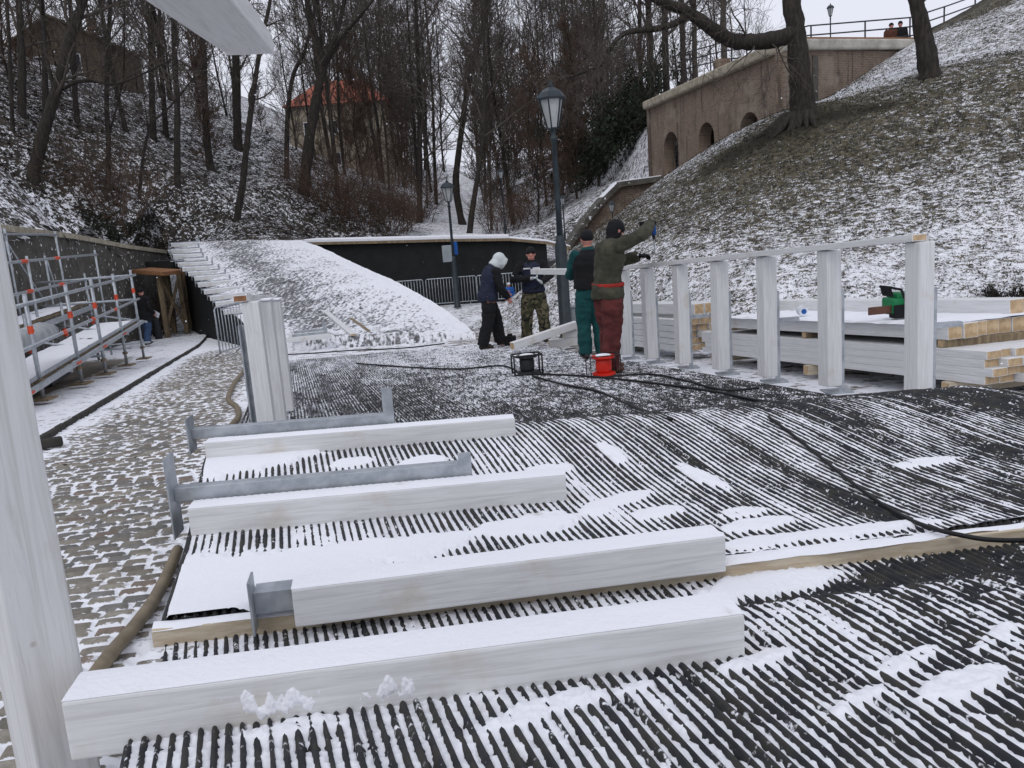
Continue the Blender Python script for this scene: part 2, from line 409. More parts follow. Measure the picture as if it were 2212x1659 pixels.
mr = wn.nodes.new('ShaderNodeMapRange'); wn.links.new(spx.outputs[2], mr.inputs[0]); mr.inputs[1].default_value = 0.05; mr.inputs[2].default_value = 1.0; mr.inputs[3].default_value = 1.88; mr.inputs[4].default_value = 2.02   # an overcast sky is brightest overhead
vm = wn.nodes.new('ShaderNodeVectorMath'); vm.operation = 'SCALE'; wn.links.new(mx.outputs[2], vm.inputs[0]); wn.links.new(mr.outputs[0], vm.inputs['Scale'])
wn.links.new(vm.outputs[0], bg.inputs['Color']); bg.inputs['Strength'].default_value = 0.105
sun = bpy.data.lights.new('sun', 'SUN'); sun.energy = 0.55; sun.angle = math.radians(25); sun.color = (1.0, 0.97, 0.93)
so = bpy.data.objects.new('sun', sun); COL.objects.link(so)
so.rotation_euler = (math.radians(90) - SUN_EL, 0, math.radians(180) - SUN_AZ)

# ------------------------------------------------------------------ terrain
class TPS:
    def __init__(self, pts, lam=0.02):
        p = np.array([[q[0], q[1], q[2]] for q in pts], float)
        self.p = p[:, :2]; n = len(p)
        K = self.k(self.p, self.p) + lam * np.eye(n); Q = np.hstack([np.ones((n, 1)), self.p])
        A = np.block([[K, Q], [Q.T, np.zeros((3, 3))]])
        self.w = np.linalg.solve(A, np.concatenate([p[:, 2], np.zeros(3)]))
    @staticmethod
    def k(a, b):
        r2 = ((a[:, None, :] - b[None, :, :]) ** 2).sum(-1)
        return 0.5 * r2 * np.log(r2 + 1e-9)
    def __call__(self, x, y):
        x = np.asarray(x, float); sh = x.shape; q = np.stack([x.ravel(), np.asarray(y, float).ravel()], -1)
        out = np.concatenate([self.k(c, self.p) @ self.w[:-3] for c in np.array_split(q, max(1, len(q) // 5000))])
        return (out + self.w[-3] + q @ self.w[-2:]).reshape(sh)
def cov_field(pts, sig):
    """smooth field from (x, y, value, radius-scale) samples"""
    def f(X, Y):
        num = 0; den = 1e-9
        for x, y, v, s in pts:
            wgt = np.exp(-((X - x) ** 2 + (Y - y) ** 2) / (2 * (sig * s) ** 2)); num = num + wgt * v; den = den + wgt
        return num / den
    return f

# valley floor: one sheet out to the horizon
ys = np.unique(np.concatenate([np.linspace(-700, -20, 10), np.linspace(-20, 40, 121), np.linspace(40, 900, 14)]))
xs = np.unique(np.concatenate([np.linspace(-800, -20, 10), np.linspace(-20, 20, 81), np.linspace(20, 800, 10)]))
X, Y = np.meshgrid(xs, ys); Z = ground_z(np.maximum(Y, -60)) - 0.05 + 0.03 * fbm(X * 0.8, Y * 0.8, 3, 3) * (np.abs(X) < 20)
cov = 0.62 + 0 * X
s_ = -0.25 * X + 0.968 * Y; t_ = 0.968 * X + 0.25 * Y
cov = np.where((t_ > 3.4) & (s_ > 12) & (s_ < 24), 0.42, cov)
tag(grid_mesh('ground', X, Y, Z, M['floor'], {'cover': cov}), kind='structure')

# right bank -------------------------------------------------------
def pz(p, dz): return (p.x, p.y, base(p.x, p.y) + dz)
RB = [tuple(P(*q)) for q in [
    (2212, 630, 14.0), (1960, 632, 14.0), (1700, 636, 14.4), (1560, 640, 15.2), (1400, 640, 17.5), (1250, 655, 19.5), (1160, 640, 22.0), (1085, 660, 24.5),
    (1700, 500, 17.2), (2212, 400, 16.6), (1960, 455, 16.8), (1450, 560, 17.6), (1450, 470, 20.5), (1330, 560, 19.8), (2212, 250, 19.0), (1960, 320, 19.0), (1700, 390, 19.0), (1560, 400, 20.6),
    (1330, 470, 24.5), (1245, 530, 25.5), (1190, 590, 26.0), (1395, 410, 24.5), (1450, 370, 24.2), (1540, 316, 23.6), (1640, 264, 22.8), (1735, 245, 21.8), (1850, 205, 22.6), (2000, 168, 22.0), (2212, 122, 20.8),
    (2100, 120, 25.0), (2212, 60, 25.5), (2212, 0, 28.0), (2107, 2, 33.0), (2013, 60, 32.0), (1905, 130, 29.6), (1850, 180, 26.8), (2212, -120, 33), (2400, 100, 22), (2600, 50, 22), (2600, 330, 17), (2600, 600, 14)]]
foot = [(9.2, 11.9), (6.6, 12.4), (4.6, 12.9), (3.6, 14.2), (2.6, 16.5), (1.2, 19.4), (-0.2, 22.6), (-1.2, 26)]
RB += [(x, y, base(x, y) - 0.12) for x, y in foot]
RB += [(x - 1.6, y - 1.7, base(x, y) - 0.75) for x, y in foot]
RB += [(x, y, z) for x, y, z in [(3.5, 30, -2.2), (5.0, 33, -0.8), (1.0, 30, -3.4), (8, 33, 0.4), (10.5, 30.5, 2.6), (14.0, 33, 4.4)]]
rb = TPS(RB, 0.3)
xs = np.concatenate([np.linspace(-2.5, 14, 190), np.linspace(14.2, 32, 60)]); ys = np.linspace(9.5, 34, 250)
X, Y = np.meshgrid(xs, ys); Z = rb(X, Y)
Z = Z + 0.10 * fbm(X * 1.1, Y * 1.1, 4, 21) + 0.07 * fbm(X * 5, Y * 5, 3, 25)
kp = (Z > ground_z(Y) - 0.5) & (Y < 36) & ~((X < 3.0) & (Y > 29.5))
AW, BW, CW = Vector((6.93, 37.53)), Vector((9.34, 28.4)), Vector((14.9, 31.6))
def side(a, b, X, Y): return (b.x - a.x) * (Y - a.y) - (b.y - a.y) * (X - a.x)
kp &= ~((side(AW, BW, X, Y) > 0.15) & (side(BW, CW, X, Y) > 0.15) & (X < 15.6))
BARE = [(P(u, v, d), val, s) for u, v, d, val, s in [
    (2212, 600, 14.2, 0.65, 1), (1960, 600, 14.3, 0.67, 1), (1700, 600, 14.8, 0.63, 1), (1500, 610, 16, 0.63, 1), (1300, 600, 19.5, 0.61, 1), (1100, 640, 24, 0.57, 1),
    (2212, 500, 15.3, 0.61, 1), (1960, 530, 15.6, 0.61, 1), (1750, 540, 16.2, 0.55, 1), (1500, 540, 18, 0.51, 1),
    (2212, 380, 17, 0.49, 1), (2000, 430, 17.4, 0.47, 1), (1800, 470, 17.5, 0.39, 1), (1600, 470, 18.8, 0.31, 1), (1450, 470, 20.5, 0.33, 1), (1340, 500, 23.5, 0.31, 1),
    (2212, 280, 18.5, 0.35, 1), (2050, 330, 19, 0.32, 1), (1850, 350, 19.6, 0.27, 1), (1700, 330, 20.3, 0.15, 1), (1600, 380, 21, 0.29, 1), (1450, 420, 22.5, 0.41, 1),
    (2150, 180, 20, 0.35, 1), (1950, 220, 21, 0.31, 1), (1780, 270, 21.4, 0.15, .7), (1640, 290, 22.3, 0.37, .7), (1560, 320, 23.2, 0.57, .7), (1450, 375, 24, 0.55, .7),
    (2212, 60, 25.5, 0.50, 1), (2050, 130, 25, 0.61, 1), (1900, 150, 28, 0.55, 1), (1800, 215, 24, 0.61, .7), (2100, 20, 32, 0.25, 1), (2030, 55, 32, 0.21, 1)]]
cf = cov_field([(p.x, p.y, val, s) for p, val, s in BARE], 1.0)
cov = cf(X, Y) - 0.05
ear = 0 * X
for u, v, d, sx, sy in [(1700, 300, 21.4, 1.1, .7), (1640, 330, 21.6, .9, .6), (1735, 275, 21.4, .9, .6), (1580, 370, 21.8, .9, .5), (1800, 270, 21.2, .9, .45), (1880, 262, 21, .8, .25), (2030, 45, 32, 2.2, 1.2), (2090, 15, 32.5, 2.0, 1.0)]:
    p = P(u, v, d); ear = np.maximum(ear, np.exp(-((X - p.x) / sx) ** 2 - ((Y - p.y) / sy) ** 2))
ear = np.clip(ear + 0.5 * fbm(X * 3, Y * 3, 4, 45) * (ear > 0.05), 0, 1); cov = cov - 0.35 * ear
tag(grid_mesh('hill', X, Y, Z, M['bank_grass'], {'cover': cov, 'earth': ear}, keep=kp), kind='structure')

# left wooded hill ---------------------------------------------------
WALL = [(-7.3, 6.0), (-8.4, 10.0), (-9.5, 14.0), (-10.57, 18.54), (-12.1, 24.6), (-12.9, 30.0), (-13.6, 35.2)]
WTOP = [0.95, 0.88, 0.79, 0.69, 0.52, 0.12, -0.20]
LP = [tuple(P(*q)) for q in [
    (64, 380, 24), (44, 249, 32), (0, 350, 23), (0, 200, 36), (0, 100, 45), (300, 420, 34), (230, 400, 31), (250, 470, 30.5), (380, 397, 38.5), (455, 366, 43),
    (514, 323, 48), (507, 480, 37), (618, 380, 46), (655, 417, 43), (571, 288, 55), (353, 214, 52), (200, 180, 50), (653, 338, 52), (743, 450, 44), (850, 505, 43),
    (650, 517, 38), (450, 517, 37.5), (760, 512, 39), (150, 460, 25), (-200, 300, 22), (-300, 100, 34)]]
for (x, y), z in zip(WALL, WTOP):
    LP.append((x - 0.45, y, z - 0.12)); LP.append((x - 1.6, y, z + 0.45))
LP += [(-8.0, 41, -0.9), (-4.0, 40, -1.6), (-6, 46, -0.4), (-3, 50, -0.4), (-13, 60, 4.6), (-20, 64, 7.4), (-33, 60, 10.5), (-30, 24, 8.5), (-22, 14, 6.0), (-18, 4, 4.0)]
lh = TPS(LP, 0.3)
xs = np.linspace(-42, -2, 260); ys = np.linspace(3, 66, 300)
X, Y = np.meshgrid(xs, ys); Z = lh(X, Y) + 0.22 * fbm(X * 0.6, Y * 0.6, 4, 31) + 0.09 * fbm(X * 3, Y * 3, 3, 35)
wx = np.interp(Y, [q[1] for q in WALL], [q[0] for q in WALL])
kp = np.where(Y < 35.6, X < wx - 0.05, True) & (X < -2.4)
cov = 0.32 + 0.10 * smooth(38, 54, Y) + 0.10 * fbm(X * 0.25, Y * 0.25, 2, 8)
lx, ly = P(110, 400, 24.5).xy; cov = cov + 0.15 * np.exp(-(((X - lx) * 0.9 + (Y - ly) * 0.3) ** 2) / 5.0) * np.exp(-((X - lx) ** 2 + (Y - ly) ** 2) / 40)
tag(grid_mesh('hill', X, Y, Z, M['litter'], {'cover': cov}, keep=kp), kind='structure')

# the valley going on behind ------------------------------------------
FV = [tuple(P(*q)) for q in [(985, 506, 42), (1000, 478, 58), (1000, 448, 85), (1000, 420, 125), (930, 500, 46), (860, 440, 54), (760, 400, 62), (700, 350, 74), (600, 270, 95), (500, 200, 120),
      (1080, 500, 45), (1180, 470, 47), (1250, 430, 47), (1330, 375, 46), (1420, 330, 48), (1200, 350, 75), (1350, 250, 80), (1100, 380, 90), (1230, 500, 40), (1330, 440, 40)]]
FV += [(-1, 35.5, -1.7), (4, 35.5, -1.7), (8, 36, -0.6), (-12, 66, 4.0), (-26, 66, 7.6), (-40, 100, 14), (40, 100, 20), (30, 60, 9), (0, 160, 9), (-40, 160, 20), (40, 160, 26), (-5, 38, -1.6)]
fv = TPS(FV, 0.5)
def fvc(X, Y, Z):
    Z = np.where(X > 7.0, np.minimum(Z, 4.2), Z)
    return Z + np.clip(4.3 - Z, 0, 9) * smooth(6.2, 8.2, X) * smooth(36.8, 39.0, Y)
xs = np.linspace(-55, 45, 200); ys = np.concatenate([np.linspace(35.4, 70, 150), np.linspace(70.5, 165, 80)])
X, Y = np.meshgrid(xs, ys); Z = fv(X, Y) + 0.2 * fbm(X * 0.5, Y * 0.5, 4, 41); Z = fvc(X, Y, Z)
px = np.interp(Y, [35, 42, 58, 85, 125], [P(985, 506, 38).x, P(985, 506, 42).x, P(1000, 478, 58).x, P(1000, 448, 85).x, P(1000, 420, 125).x])
pathd = np.abs(X - px)
cov = 0.46 + 0.12 * fbm(X * 0.2, Y * 0.2, 2, 5) + 0.15 * np.exp(-(pathd / 3.0) ** 2) + 0.10 * smooth(4, 8, X) * (Y < 55)
kp = (Y > 35.3) & ~((X < -2.4) & (Y < 62) & (lh(X, Y) > Z + 0.4))
kp &= ~((X > 9.0) & (Y < 37.2))
tag(grid_mesh('hill', X, Y, Z, M['litter'], {'cover': cov}, keep=kp), kind='structure')
# path up the valley
PY = np.linspace(37, 125, 120); U_ = np.linspace(-1, 1, 9)
pxx = np.interp(PY, [35, 42, 58, 85, 125], [P(985, 506, 38).x, P(985, 506, 42).x, P(1000, 478, 58).x, P(1000, 448, 85).x, P(1000, 420, 125).x])
X = pxx[:, None] + U_[None, :] * 1.3; Y = PY[:, None] + 0 * U_[None, :]; Z = fv(X, Y) + 0.2 * fbm(X * 0.5, Y * 0.5, 4, 41) + 0.05
tag(grid_mesh('path', X, Y, Z, M['pave'], {'cover': 0.62 + 0 * X}), kind='structure')
# upper terrace behind the brick wall
TZ = 4.35
xs = np.linspace(7.2, 60, 80); ys = np.linspace(29, 130, 100); X, Y = np.meshgrid(xs, ys)
Z = TZ + 0.12 * fbm(X * 0.4, Y * 0.4, 3, 51)
AW, BW, CW = Vector((6.93, 37.53)), Vector((9.34, 28.4)), Vector((14.9, 31.6))
def side(a, b, X, Y): return (b.x - a.x) * (Y - a.y) - (b.y - a.y) * (X - a.x)
kp = (side(AW, BW, X, Y) > 0.3) & (side(BW, CW, X, Y) > 0.25)
kp &= Y < 40
tag(grid_mesh('terrace', X, Y, Z, M['floor'], {'cover': 0.62 + 0 * X}, keep=kp, strict=True), kind='structure')

def surf_z(x, y):
    """height of whatever terrain stands highest here"""
    z = float(ground_z(y)) - 0.05
    if y > 35.3: z = max(z, float(fvc(x, y, fv(np.array([x]), np.array([y]))[0])))
    if 10 < y < 34 and x > -2.4: z = max(z, float(rb(np.array([x]), np.array([y]))[0]))
    wx = np.interp(y, [q[1] for q in WALL], [q[0] for q in WALL])
    if 3 < y < 66 and x < -2.4 and (y > 35.6 or x < wx): z = max(z, float(lh(np.array([x]), np.array([y]))[0]))
    if y > 29 and x > 7.5 and side(AW, BW, x, y) > 0.3 and side(BW, CW, x, y) > 0.25: z = max(z, TZ)
    return z
def hit(u, v, d0=8.0, d1=130.0):
    q = ray(u, v); d = d0; pd = d0
    while d < d1:
        p = q * d
        if p.z < surf_z(p.x, p.y):
            lo, hi = pd, d
            for _ in range(12):
                m = (lo + hi) / 2; p = q * m
                if p.z < surf_z(p.x, p.y): hi = m
                else: lo = m
            return q * hi, hi
        pd = d; d += 0.35
    return q * d1, d1

# litter and grass standing out of the snow: real little blades and leaves
def scatter(name, n, region, zf, size, mat, label, seed, blade=False, dens=None):
    r = np.random.default_rng(seed)
    x = r.uniform(region[0], region[1], n * 3); y = r.uniform(region[2], region[3], n * 3)
    k = dens(x, y, r); x = x[k][:n]; y = y[k][:n]; z = zf(x, y); n = len(x)
    a = r.uniform(0, 2 * PI, n); sz = size * r.uniform(0.5, 1.4, n)
    if blade:
        lean = r.uniform(-0.8, 0.8, (n, 2)) * sz[:, None]
        c0 = np.stack([x - np.cos(a) * sz * 0.22, y - np.sin(a) * sz * 0.22, z - 0.02], -1); c1 = np.stack([x + np.cos(a) * sz * 0.22, y + np.sin(a) * sz * 0.22, z - 0.02], -1)
        c2 = np.stack([x + lean[:, 0], y + lean[:, 1] - sz * 0.4, z + sz * 0.75], -1); co = np.stack([c0, c1, c2], 1).reshape(-1, 3); k = 3
    else:
        ca, sa = np.cos(a), np.sin(a); t = r.uniform(-0.5, 0.9, n); t2 = r.uniform(-0.3, 0.3, n)
        co = []
        for dx, dy in ((-1, 0), (0, -0.6), (1, 0), (0, 0.6)):
            ex = dx * ca - dy * sa; ey = dx * sa + dy * ca
            co.append(np.stack([x + ex * sz, y + ey * sz, z + 0.03 + dx * sz * t2 + (dy + 0.6) * sz * 0.5 * t], -1))
        co = np.stack(co, 1).reshape(-1, 3); k = 4
    me = bpy.data.meshes.new(name); me.vertices.add(n * k); me.vertices.foreach_set('co', co.astype(np.float32).ravel())
    me.loops.add(n * k); me.loops.foreach_set('vertex_index', np.arange(n * k, dtype=np.int32))
    me.polygons.add(n); me.polygons.foreach_set('loop_start', np.arange(0, n * k, k, dtype=np.int32)); me.update(calc_edges=True)
    return tag(link(name, me, None, [mat]), label, name.replace('_', ' '), kind='stuff')
M['leaf'] = mk('dead_leaves', (0.060, 0.042, 0.026), (0.026, 0.020, 0.014), 0.9, 1.5, bump=0)
M['grass'] = mk('winter_grass', (0.085, 0.080, 0.042), (0.042, 0.042, 0.024), 0.9, 0.9, bump=0)
def rbz(x, y): return rb(x, y) + 0.10 * fbm(x * 1.1, y * 1.1, 4, 21) + 0.07 * fbm(x * 5, y * 5, 3, 25)
def lhz(x, y): return lh(x, y) + 0.22 * fbm(x * 0.6, y * 0.6, 4, 31) + 0.09 * fbm(x * 3, y * 3, 3, 35)
scatter('grass', 42000, (0, 20, 11, 31), rbz, 0.055, M['grass'], 'short dead winter grass poking through the snow on the right hand bank', 3, True,
        lambda x, y, r: (rbz(x, y) > ground_z(y)) & (cf(x, y) + 0.9 * fbm(x * 2.2, y * 2.2, 3, 77) < r.uniform(0.30, 0.62, len(x))))
scatter('dead_leaves', 30000, (0, 20, 11, 31), rbz, 0.030, M['leaf'], 'dark dead leaves and tufts lying on the snow of the right hand bank', 6, False,
        lambda x, y, r: (rbz(x, y) > ground_z(y)) & (fbm(x * 2.6, y * 2.6, 3, 79) < r.uniform(-0.2, 0.25, len(x))) & (r.uniform(0, 1, len(x)) < 1.5 - y / 22))
scatter('dead_leaves', 36000, (-34, -4, 14, 62), lhz, 0.075, M['leaf'], 'dead brown leaves lying between snow flecks on the wooded left slope', 4, False,
        lambda x, y, r: np.where(y < 35.6, x < np.interp(y, [q[1] for q in WALL], [q[0] for q in WALL]) - 0.5, True) & (fbm(x * 1.3, y * 1.3, 3, 78) < r.uniform(-0.15, 0.25, len(x))) & (r.uniform(0, 1, len(x)) < 1.3 - y / 60))

# ------------------------------------------------------------------ road, kerb, pavement
def kerb_t(s): return -2.30 - 0.0165 * (np.asarray(s) - 8)
def road_part(s0, s1, ds, dt, name):
    ss = np.arange(s0, s1 + ds, ds); uu = np.arange(-2.75, -0.40, dt)
    S, Tt = np.meshgrid(ss, uu, indexing='ij')
    Sr = S + 0.06 * Tt + 0.05 * fbm(Tt * 0.9, S * 0.9, 2, 61)
    row = np.floor(Sr / 0.088); fr = Sr / 0.088 - row
    L = 0.125; off = _hash(row, row * 0 + 3, 9) * L; Tx = Tt + off + 0.02 * fbm(S * 4, Tt * 4, 2, 62)
    col = np.floor(Tx / L); fc = Tx / L - col
    e1 = np.minimum(fr, 1 - fr) * 0.088; e2 = np.minimum(fc, 1 - fc) * L
    e = np.minimum(e1, e2) - 0.006 - 0.004 * fbm(S * 20, Tt * 20, 2, 63)
    stone = np.clip(e / 0.020, 0, 1); stone = np.sqrt(np.clip(1 - (1 - stone) ** 2, 0, 1))
    rnd = _hash(col, row, 12); rnd2 = _hash(col, row, 13)
    h = 0.020 * stone + 0.010 * (rnd - 0.5) + 0.03 * fbm(S * 0.7, Tt * 0.7, 3, 66)
    palette = np.array([(0.235, 0.215, 0.18), (0.19, 0.175, 0.15), (0.27, 0.25, 0.21), (0.185, 0.18, 0.17), (0.21, 0.165, 0.135)])
    pi = np.minimum((rnd2 * 4.3).astype(int), 4); tint = palette[np.where(pi > 4, 2, pi)] * (0.8 + 0.4 * rnd)[..., None]
    edge = np.exp(-((Tt - kerb_t(S)) / 0.30) ** 2) + 0.8 * np.exp(-((Tt + 0.50) / 0.22) ** 2)
    cover = 1.06 - stone * 1.0 + 0.6 * edge + 0.28 * fbm(S * 1.3, Tt * 1.3, 3, 64) + 0.5 * fbm(S * 9, Tt * 5, 3, 65) + 0.25 * (rnd - 0.5) + 0.10 * smooth(5, 12, S) + 0.5 * smooth(21, 25, S)
    Zr = base(-0.25 * S + 0.968 * Tt, 0.968 * S + 0.25 * Tt) + h - 0.02
    Zr = np.where(S > 23, np.maximum(Zr, ground_z(0.968 * S + 0.25 * Tt) + h - 0.02), Zr)
    keep = Tt > kerb_t(S) - 0.02
    return tag(grid_mesh('road', -0.25 * S + 0.968 * Tt, 0.968 * S + 0.25 * Tt, Zr, M['cobble'], {'cover': cover, 'tint': tint}, keep=keep), kind='structure')
road_part(-2.0, 7.0, 0.0125, 0.0165, 'near'); road_part(6.99, 30.0, 0.030, 0.036, 'far')
ss = np.linspace(-2, 31, 330); uu = np.concatenate([[-0.0, -0.001], -np.linspace(0.02, 4.5, 40)])
S, D = np.meshgrid(ss, uu, indexing='ij'); Tt = kerb_t(S) + D + 0.02 * fbm(S * 2.2, S * 0, 3, 71) * (D > -0.1) - 0.01
zz = ground_z(0.968 * S + 0.25 * Tt) + 0.045 + 0.015 * fbm(S * 1.5, Tt * 1.5, 3, 72); zz[:, 0] -= 0.14
cov = 0.72 + 0.14 * fbm(S * 0.5, Tt * 0.5, 2, 73) - 0.75 * smooth(-0.85, -1.3, D) * smooth(24, 20, S)  # snow taken out beneath the seats: their shade put into the ground colour
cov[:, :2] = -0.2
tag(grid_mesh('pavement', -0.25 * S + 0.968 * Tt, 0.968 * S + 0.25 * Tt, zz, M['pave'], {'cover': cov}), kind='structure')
# kerb stones: a dark edge, each stone of its own length
k = 0; s = 1.2; kmb = MB()
while s < 29.5:
    L = 0.25 + 0.3 * rng.random(); a = ST(s, float(kerb_t(s)) + 0.012, 0); b = ST(s + L - 0.02, float(kerb_t(s + L)) + 0.012, 0)
    a.z = float(ground_z(a.y)) + 0.005; b.z = float(ground_z(b.y)) + 0.005
    kmb.bar(a, b, 0.05 + 0.03 * rng.random(), 0.085 + 0.02 * rng.random()); s += L
M['kerb'] = mk('dark_kerb_stone', (0.045, 0.042, 0.036), (0.028, 0.026, 0.023), 0.9, 7, bump=0.5)
tag(kmb.build('kerb', M['kerb'], bevel=0.012), kind='structure')
mb = MB(); g = G(105, 957, 0.05); mb.box(g, 0.22, 0.10, 0.08, Matrix.Rotation(0.5, 3, 'Z'))
tag(mb.build('stone_block', M['kerb'], loc=g, bevel=0.02), 'loose dark stone block with snow on top beside the kerb', 'stone')

# ------------------------------------------------------------------ ribbed mats over the rollers
TL, TR = -0.53, 4.27
def hermite(xk, yk):
    xk = np.array(xk, float); yk = np.array(yk, float); d = np.diff(yk) / np.diff(xk)
    m = np.concatenate([[d[0]], (d[:-1] + d[1:]) / 2, [d[-1]]])
    for i in range(1, len(m) - 1):
        if d[i - 1] * d[i] <= 0: m[i] = 0
    def f(x):
        x = np.clip(x, xk[0], xk[-1]); i = np.clip(np.searchsorted(xk, x) - 1, 0, len(xk) - 2)
        h = xk[i + 1] - xk[i]; t = (x - xk[i]) / h
        return ((2 * t ** 3 - 3 * t ** 2 + 1) * yk[i] + (t ** 3 - 2 * t ** 2 + t) * h * m[i] + (-2 * t ** 3 + 3 * t ** 2) * yk[i + 1] + (t ** 3 - t ** 2) * h * m[i + 1])
    return f
fA = hermite([-1.0, 0.2, 1.2, 1.75, 1.93, 2.05, 2.15, 2.28, 2.42, 2.82], [0.22, 0.265, 0.245, 0.215, 0.208, 0.190, 0.130, 0.045, 0.005, -0.01])
fB = hermite([2.80, 3.1, 3.75, 4.4, 4.85, 5.15, 5.6, 6.1, 6.6, 30], [0.055, 0.065, 0.12, 0.225, 0.275, 0.245, 0.10, 0.015, 0.0, 0.0])
def sp_of(s, t): return s + 0.13 * t
def mat_dz(s, t):
    sp = sp_of(s, t)
    a = fA(sp) * 1.0; b = fB(sp) * (1 - 0.06 * np.clip(t - 1.0, 0, 4))
    return np.where(sp < 2.83, a, b)
def mat_pt(s, t, up=0.0): return ST(s, t, float(mat_dz(np.array(s), np.array(t))) + up)
RP = 0.0318; RH = 0.017; HV = {}
def fan(t): return np.interp(t, [-0.6, 0.3, 1.2, 5.0], [-0.10, 0.0, 0.10, 0.10])
def ribs(name, s_nodes, prof, label, cat, sp0, sp1, seed, mat):
    """one rubber mat; its ribs are modelled side by side"""
    n = int((TR - TL) / RP); V = []; F = []
    r = np.random.default_rng(seed)
    K = len(prof); S = np.asarray(s_nodes)
    verts = []
    for i in range(n):
        t0 = TL + i * RP; w = 0.8 + 0.5 * r.random(); hh = 0.8 + 0.4 * r.random()
        wob = 0.006 * fbm(S * 1.3, S * 0 + i * 0.21, 2, seed) + 0.010 * fbm(S * 0.5, S * 0 + i * 0.03, 2, seed + 4)
        lift = 0.012 * np.clip(fbm(S * 0.9, S * 0 + i * 0.11, 2, seed + 7), 0, 1)
        for (a, h) in prof:
            verts.append(np.stack([S, t0 + RP * (0.5 + (a - 0.5) * (w if 0 < a < 1 else 1)) + wob, h * hh + lift * (1 if 0 < a < 1 else 0)], -1))
    A = np.array(verts)                            # (n*K, ns, 3)
    if name == 'near': A[..., 1] += fan(A[..., 1]) * (A[..., 0] - 2.8)
    s = A[..., 0] - 0.13 * A[..., 1]; t = A[..., 1]
    dz = np.where(A[..., 0] < 2.83, fA(A[..., 0]), fB(A[..., 0]) * (1 - 0.06 * np.clip(t - 1.0, 0, 4)))
    x = -0.25 * s + 0.968 * t; y = 0.968 * s + 0.25 * t; z = base(x, y) + dz + A[..., 2]
    HV['g'] = np.array([1.0 if h == 0 else (0.35 if h < 0.5 * RH else 0.0) for _ in range(n) for (_a, h) in prof])[:, None] + 0 * x
    return x, y, z
prof = [(0, 0), (0.24, 0.25 * RH), (0.34, 0.78 * RH), (0.5, RH), (0.66, 0.78 * RH), (0.76, 0.25 * RH), (1, 0)]
ML = {}
for nm, s_nodes, seed, pr, lab in (('near', np.concatenate([np.linspace(-1.0, 1.0, 8), np.linspace(1.05, 2.79, 60)]), 3, prof, 'black ribbed rubber mat over the nearest hump, streaked with snow'),
                         ('far', np.concatenate([np.linspace(2.82, 6.6, 120), np.linspace(6.75, 16.5, 70)]), 5, prof, 'long black ribbed rubber mat running over the second hump towards the workers')):
    x, y, z = ribs(nm, s_nodes, pr, lab, 'rubber mat', 0, 0, seed, M['rubber'])
    sm = -0.25 * x + 0.968 * y
    cov = 0.13 + 0 * x
    if nm == 'far':
        tm = 0.968 * x + 0.25 * y
        cov = np.where(sm > 5.5, 0.27 + 0.18 * smooth(6.5, 9.5, sm) * smooth(0.3, 2.5, tm) + 0.1 * smooth(11, 15, sm) + 0.42 * HV['g'], 0.13)
        cov = cov - 0.16 * np.exp(-((sm - 9.0) / 1.8) ** 2 - ((tm - 0.9) / 0.9) ** 2) + 0.35 * fbm(sm * 0.8, tm * 2.0, 3, 12) * (sm > 5.5)
    tag(grid_mesh('ribbed_mat', x, y, z, M['far_mat'], {'cover': cov}), lab, 'rubber mat')

# the snow caught in the grooves: its own surface, deeper in patches, bare elsewhere
def px_st(u, v, dz=0.1):
    g = G(u, v, dz); return st_of(g)
def snow_layer(sp0, sp1, ds, t0, t1, dt, patches, bares, seed, label, lev=0.0085, shear=0.0, na=1.0):
    ss = np.arange(sp0, sp1, ds); tt = np.arange(t0, t1, dt)
    SP, T0 = np.meshgrid(ss, tt, indexing='ij'); Tt = T0 + shear * fan(T0) * (SP - 2.8); S = SP - 0.13 * Tt
    q = lev + 0.0072 * na * fbm(SP * 16, Tt * 30, 4, seed) * 2 + 0.0060 * na * fbm(SP * 75, Tt * 85, 2, seed + 6) * 2 + 0.0050 * fbm(SP * 2.2, Tt * 4.5, 3, seed + 3) * 2
    for (u, v, dz, a, b, h, rot) in patches:
        s0, tq = px_st(u, v, dz); ds_ = S - s0; dt_ = Tt - tq
        c, sn = math.cos(rot), math.sin(rot); A = dt_ * c + ds_ * sn; B = -dt_ * sn + ds_ * c
        e = np.sqrt((A / a) ** 2 + (B / b) ** 2) + 1.0 * fbm(SP * 5, Tt * 5, 5, seed + 9 + int(u) % 17) + 0.35 * fbm(SP * 26, Tt * 26, 3, seed + 11)
        q = q + h * (smooth(1.15, 0.72, e) + 0.35 * smooth(1.9, 0.8, e) * (fbm(SP * 9, Tt * 12, 3, seed + 31) + .3))
    for (u, v, dz, a, b, h) in bares:
        s0, tq = px_st(u, v, dz); q = q - h * np.exp(-((Tt - tq) / a) ** 2 - ((S - s0) / b) ** 2)
    edge = np.minimum(T0 - t0, t1 - T0); q = np.where(edge < 0.02, -0.01, q)
    q = np.minimum(q, 0.028 + 0.004 * fbm(SP * 9, Tt * 9, 4, seed + 40))
    x = -0.25 * S + 0.968 * Tt; y = 0.968 * S + 0.25 * Tt
    dzz = np.where(SP < 2.83, fA(SP), fB(SP) * (1 - 0.06 * np.clip(Tt - 1.0, 0, 4)))
    z = base(x, y) + dzz + q
    tag(grid_mesh('snow', x, y, z, M['snow'], keep=(q > -0.004)), label, 'snow', kind='stuff')
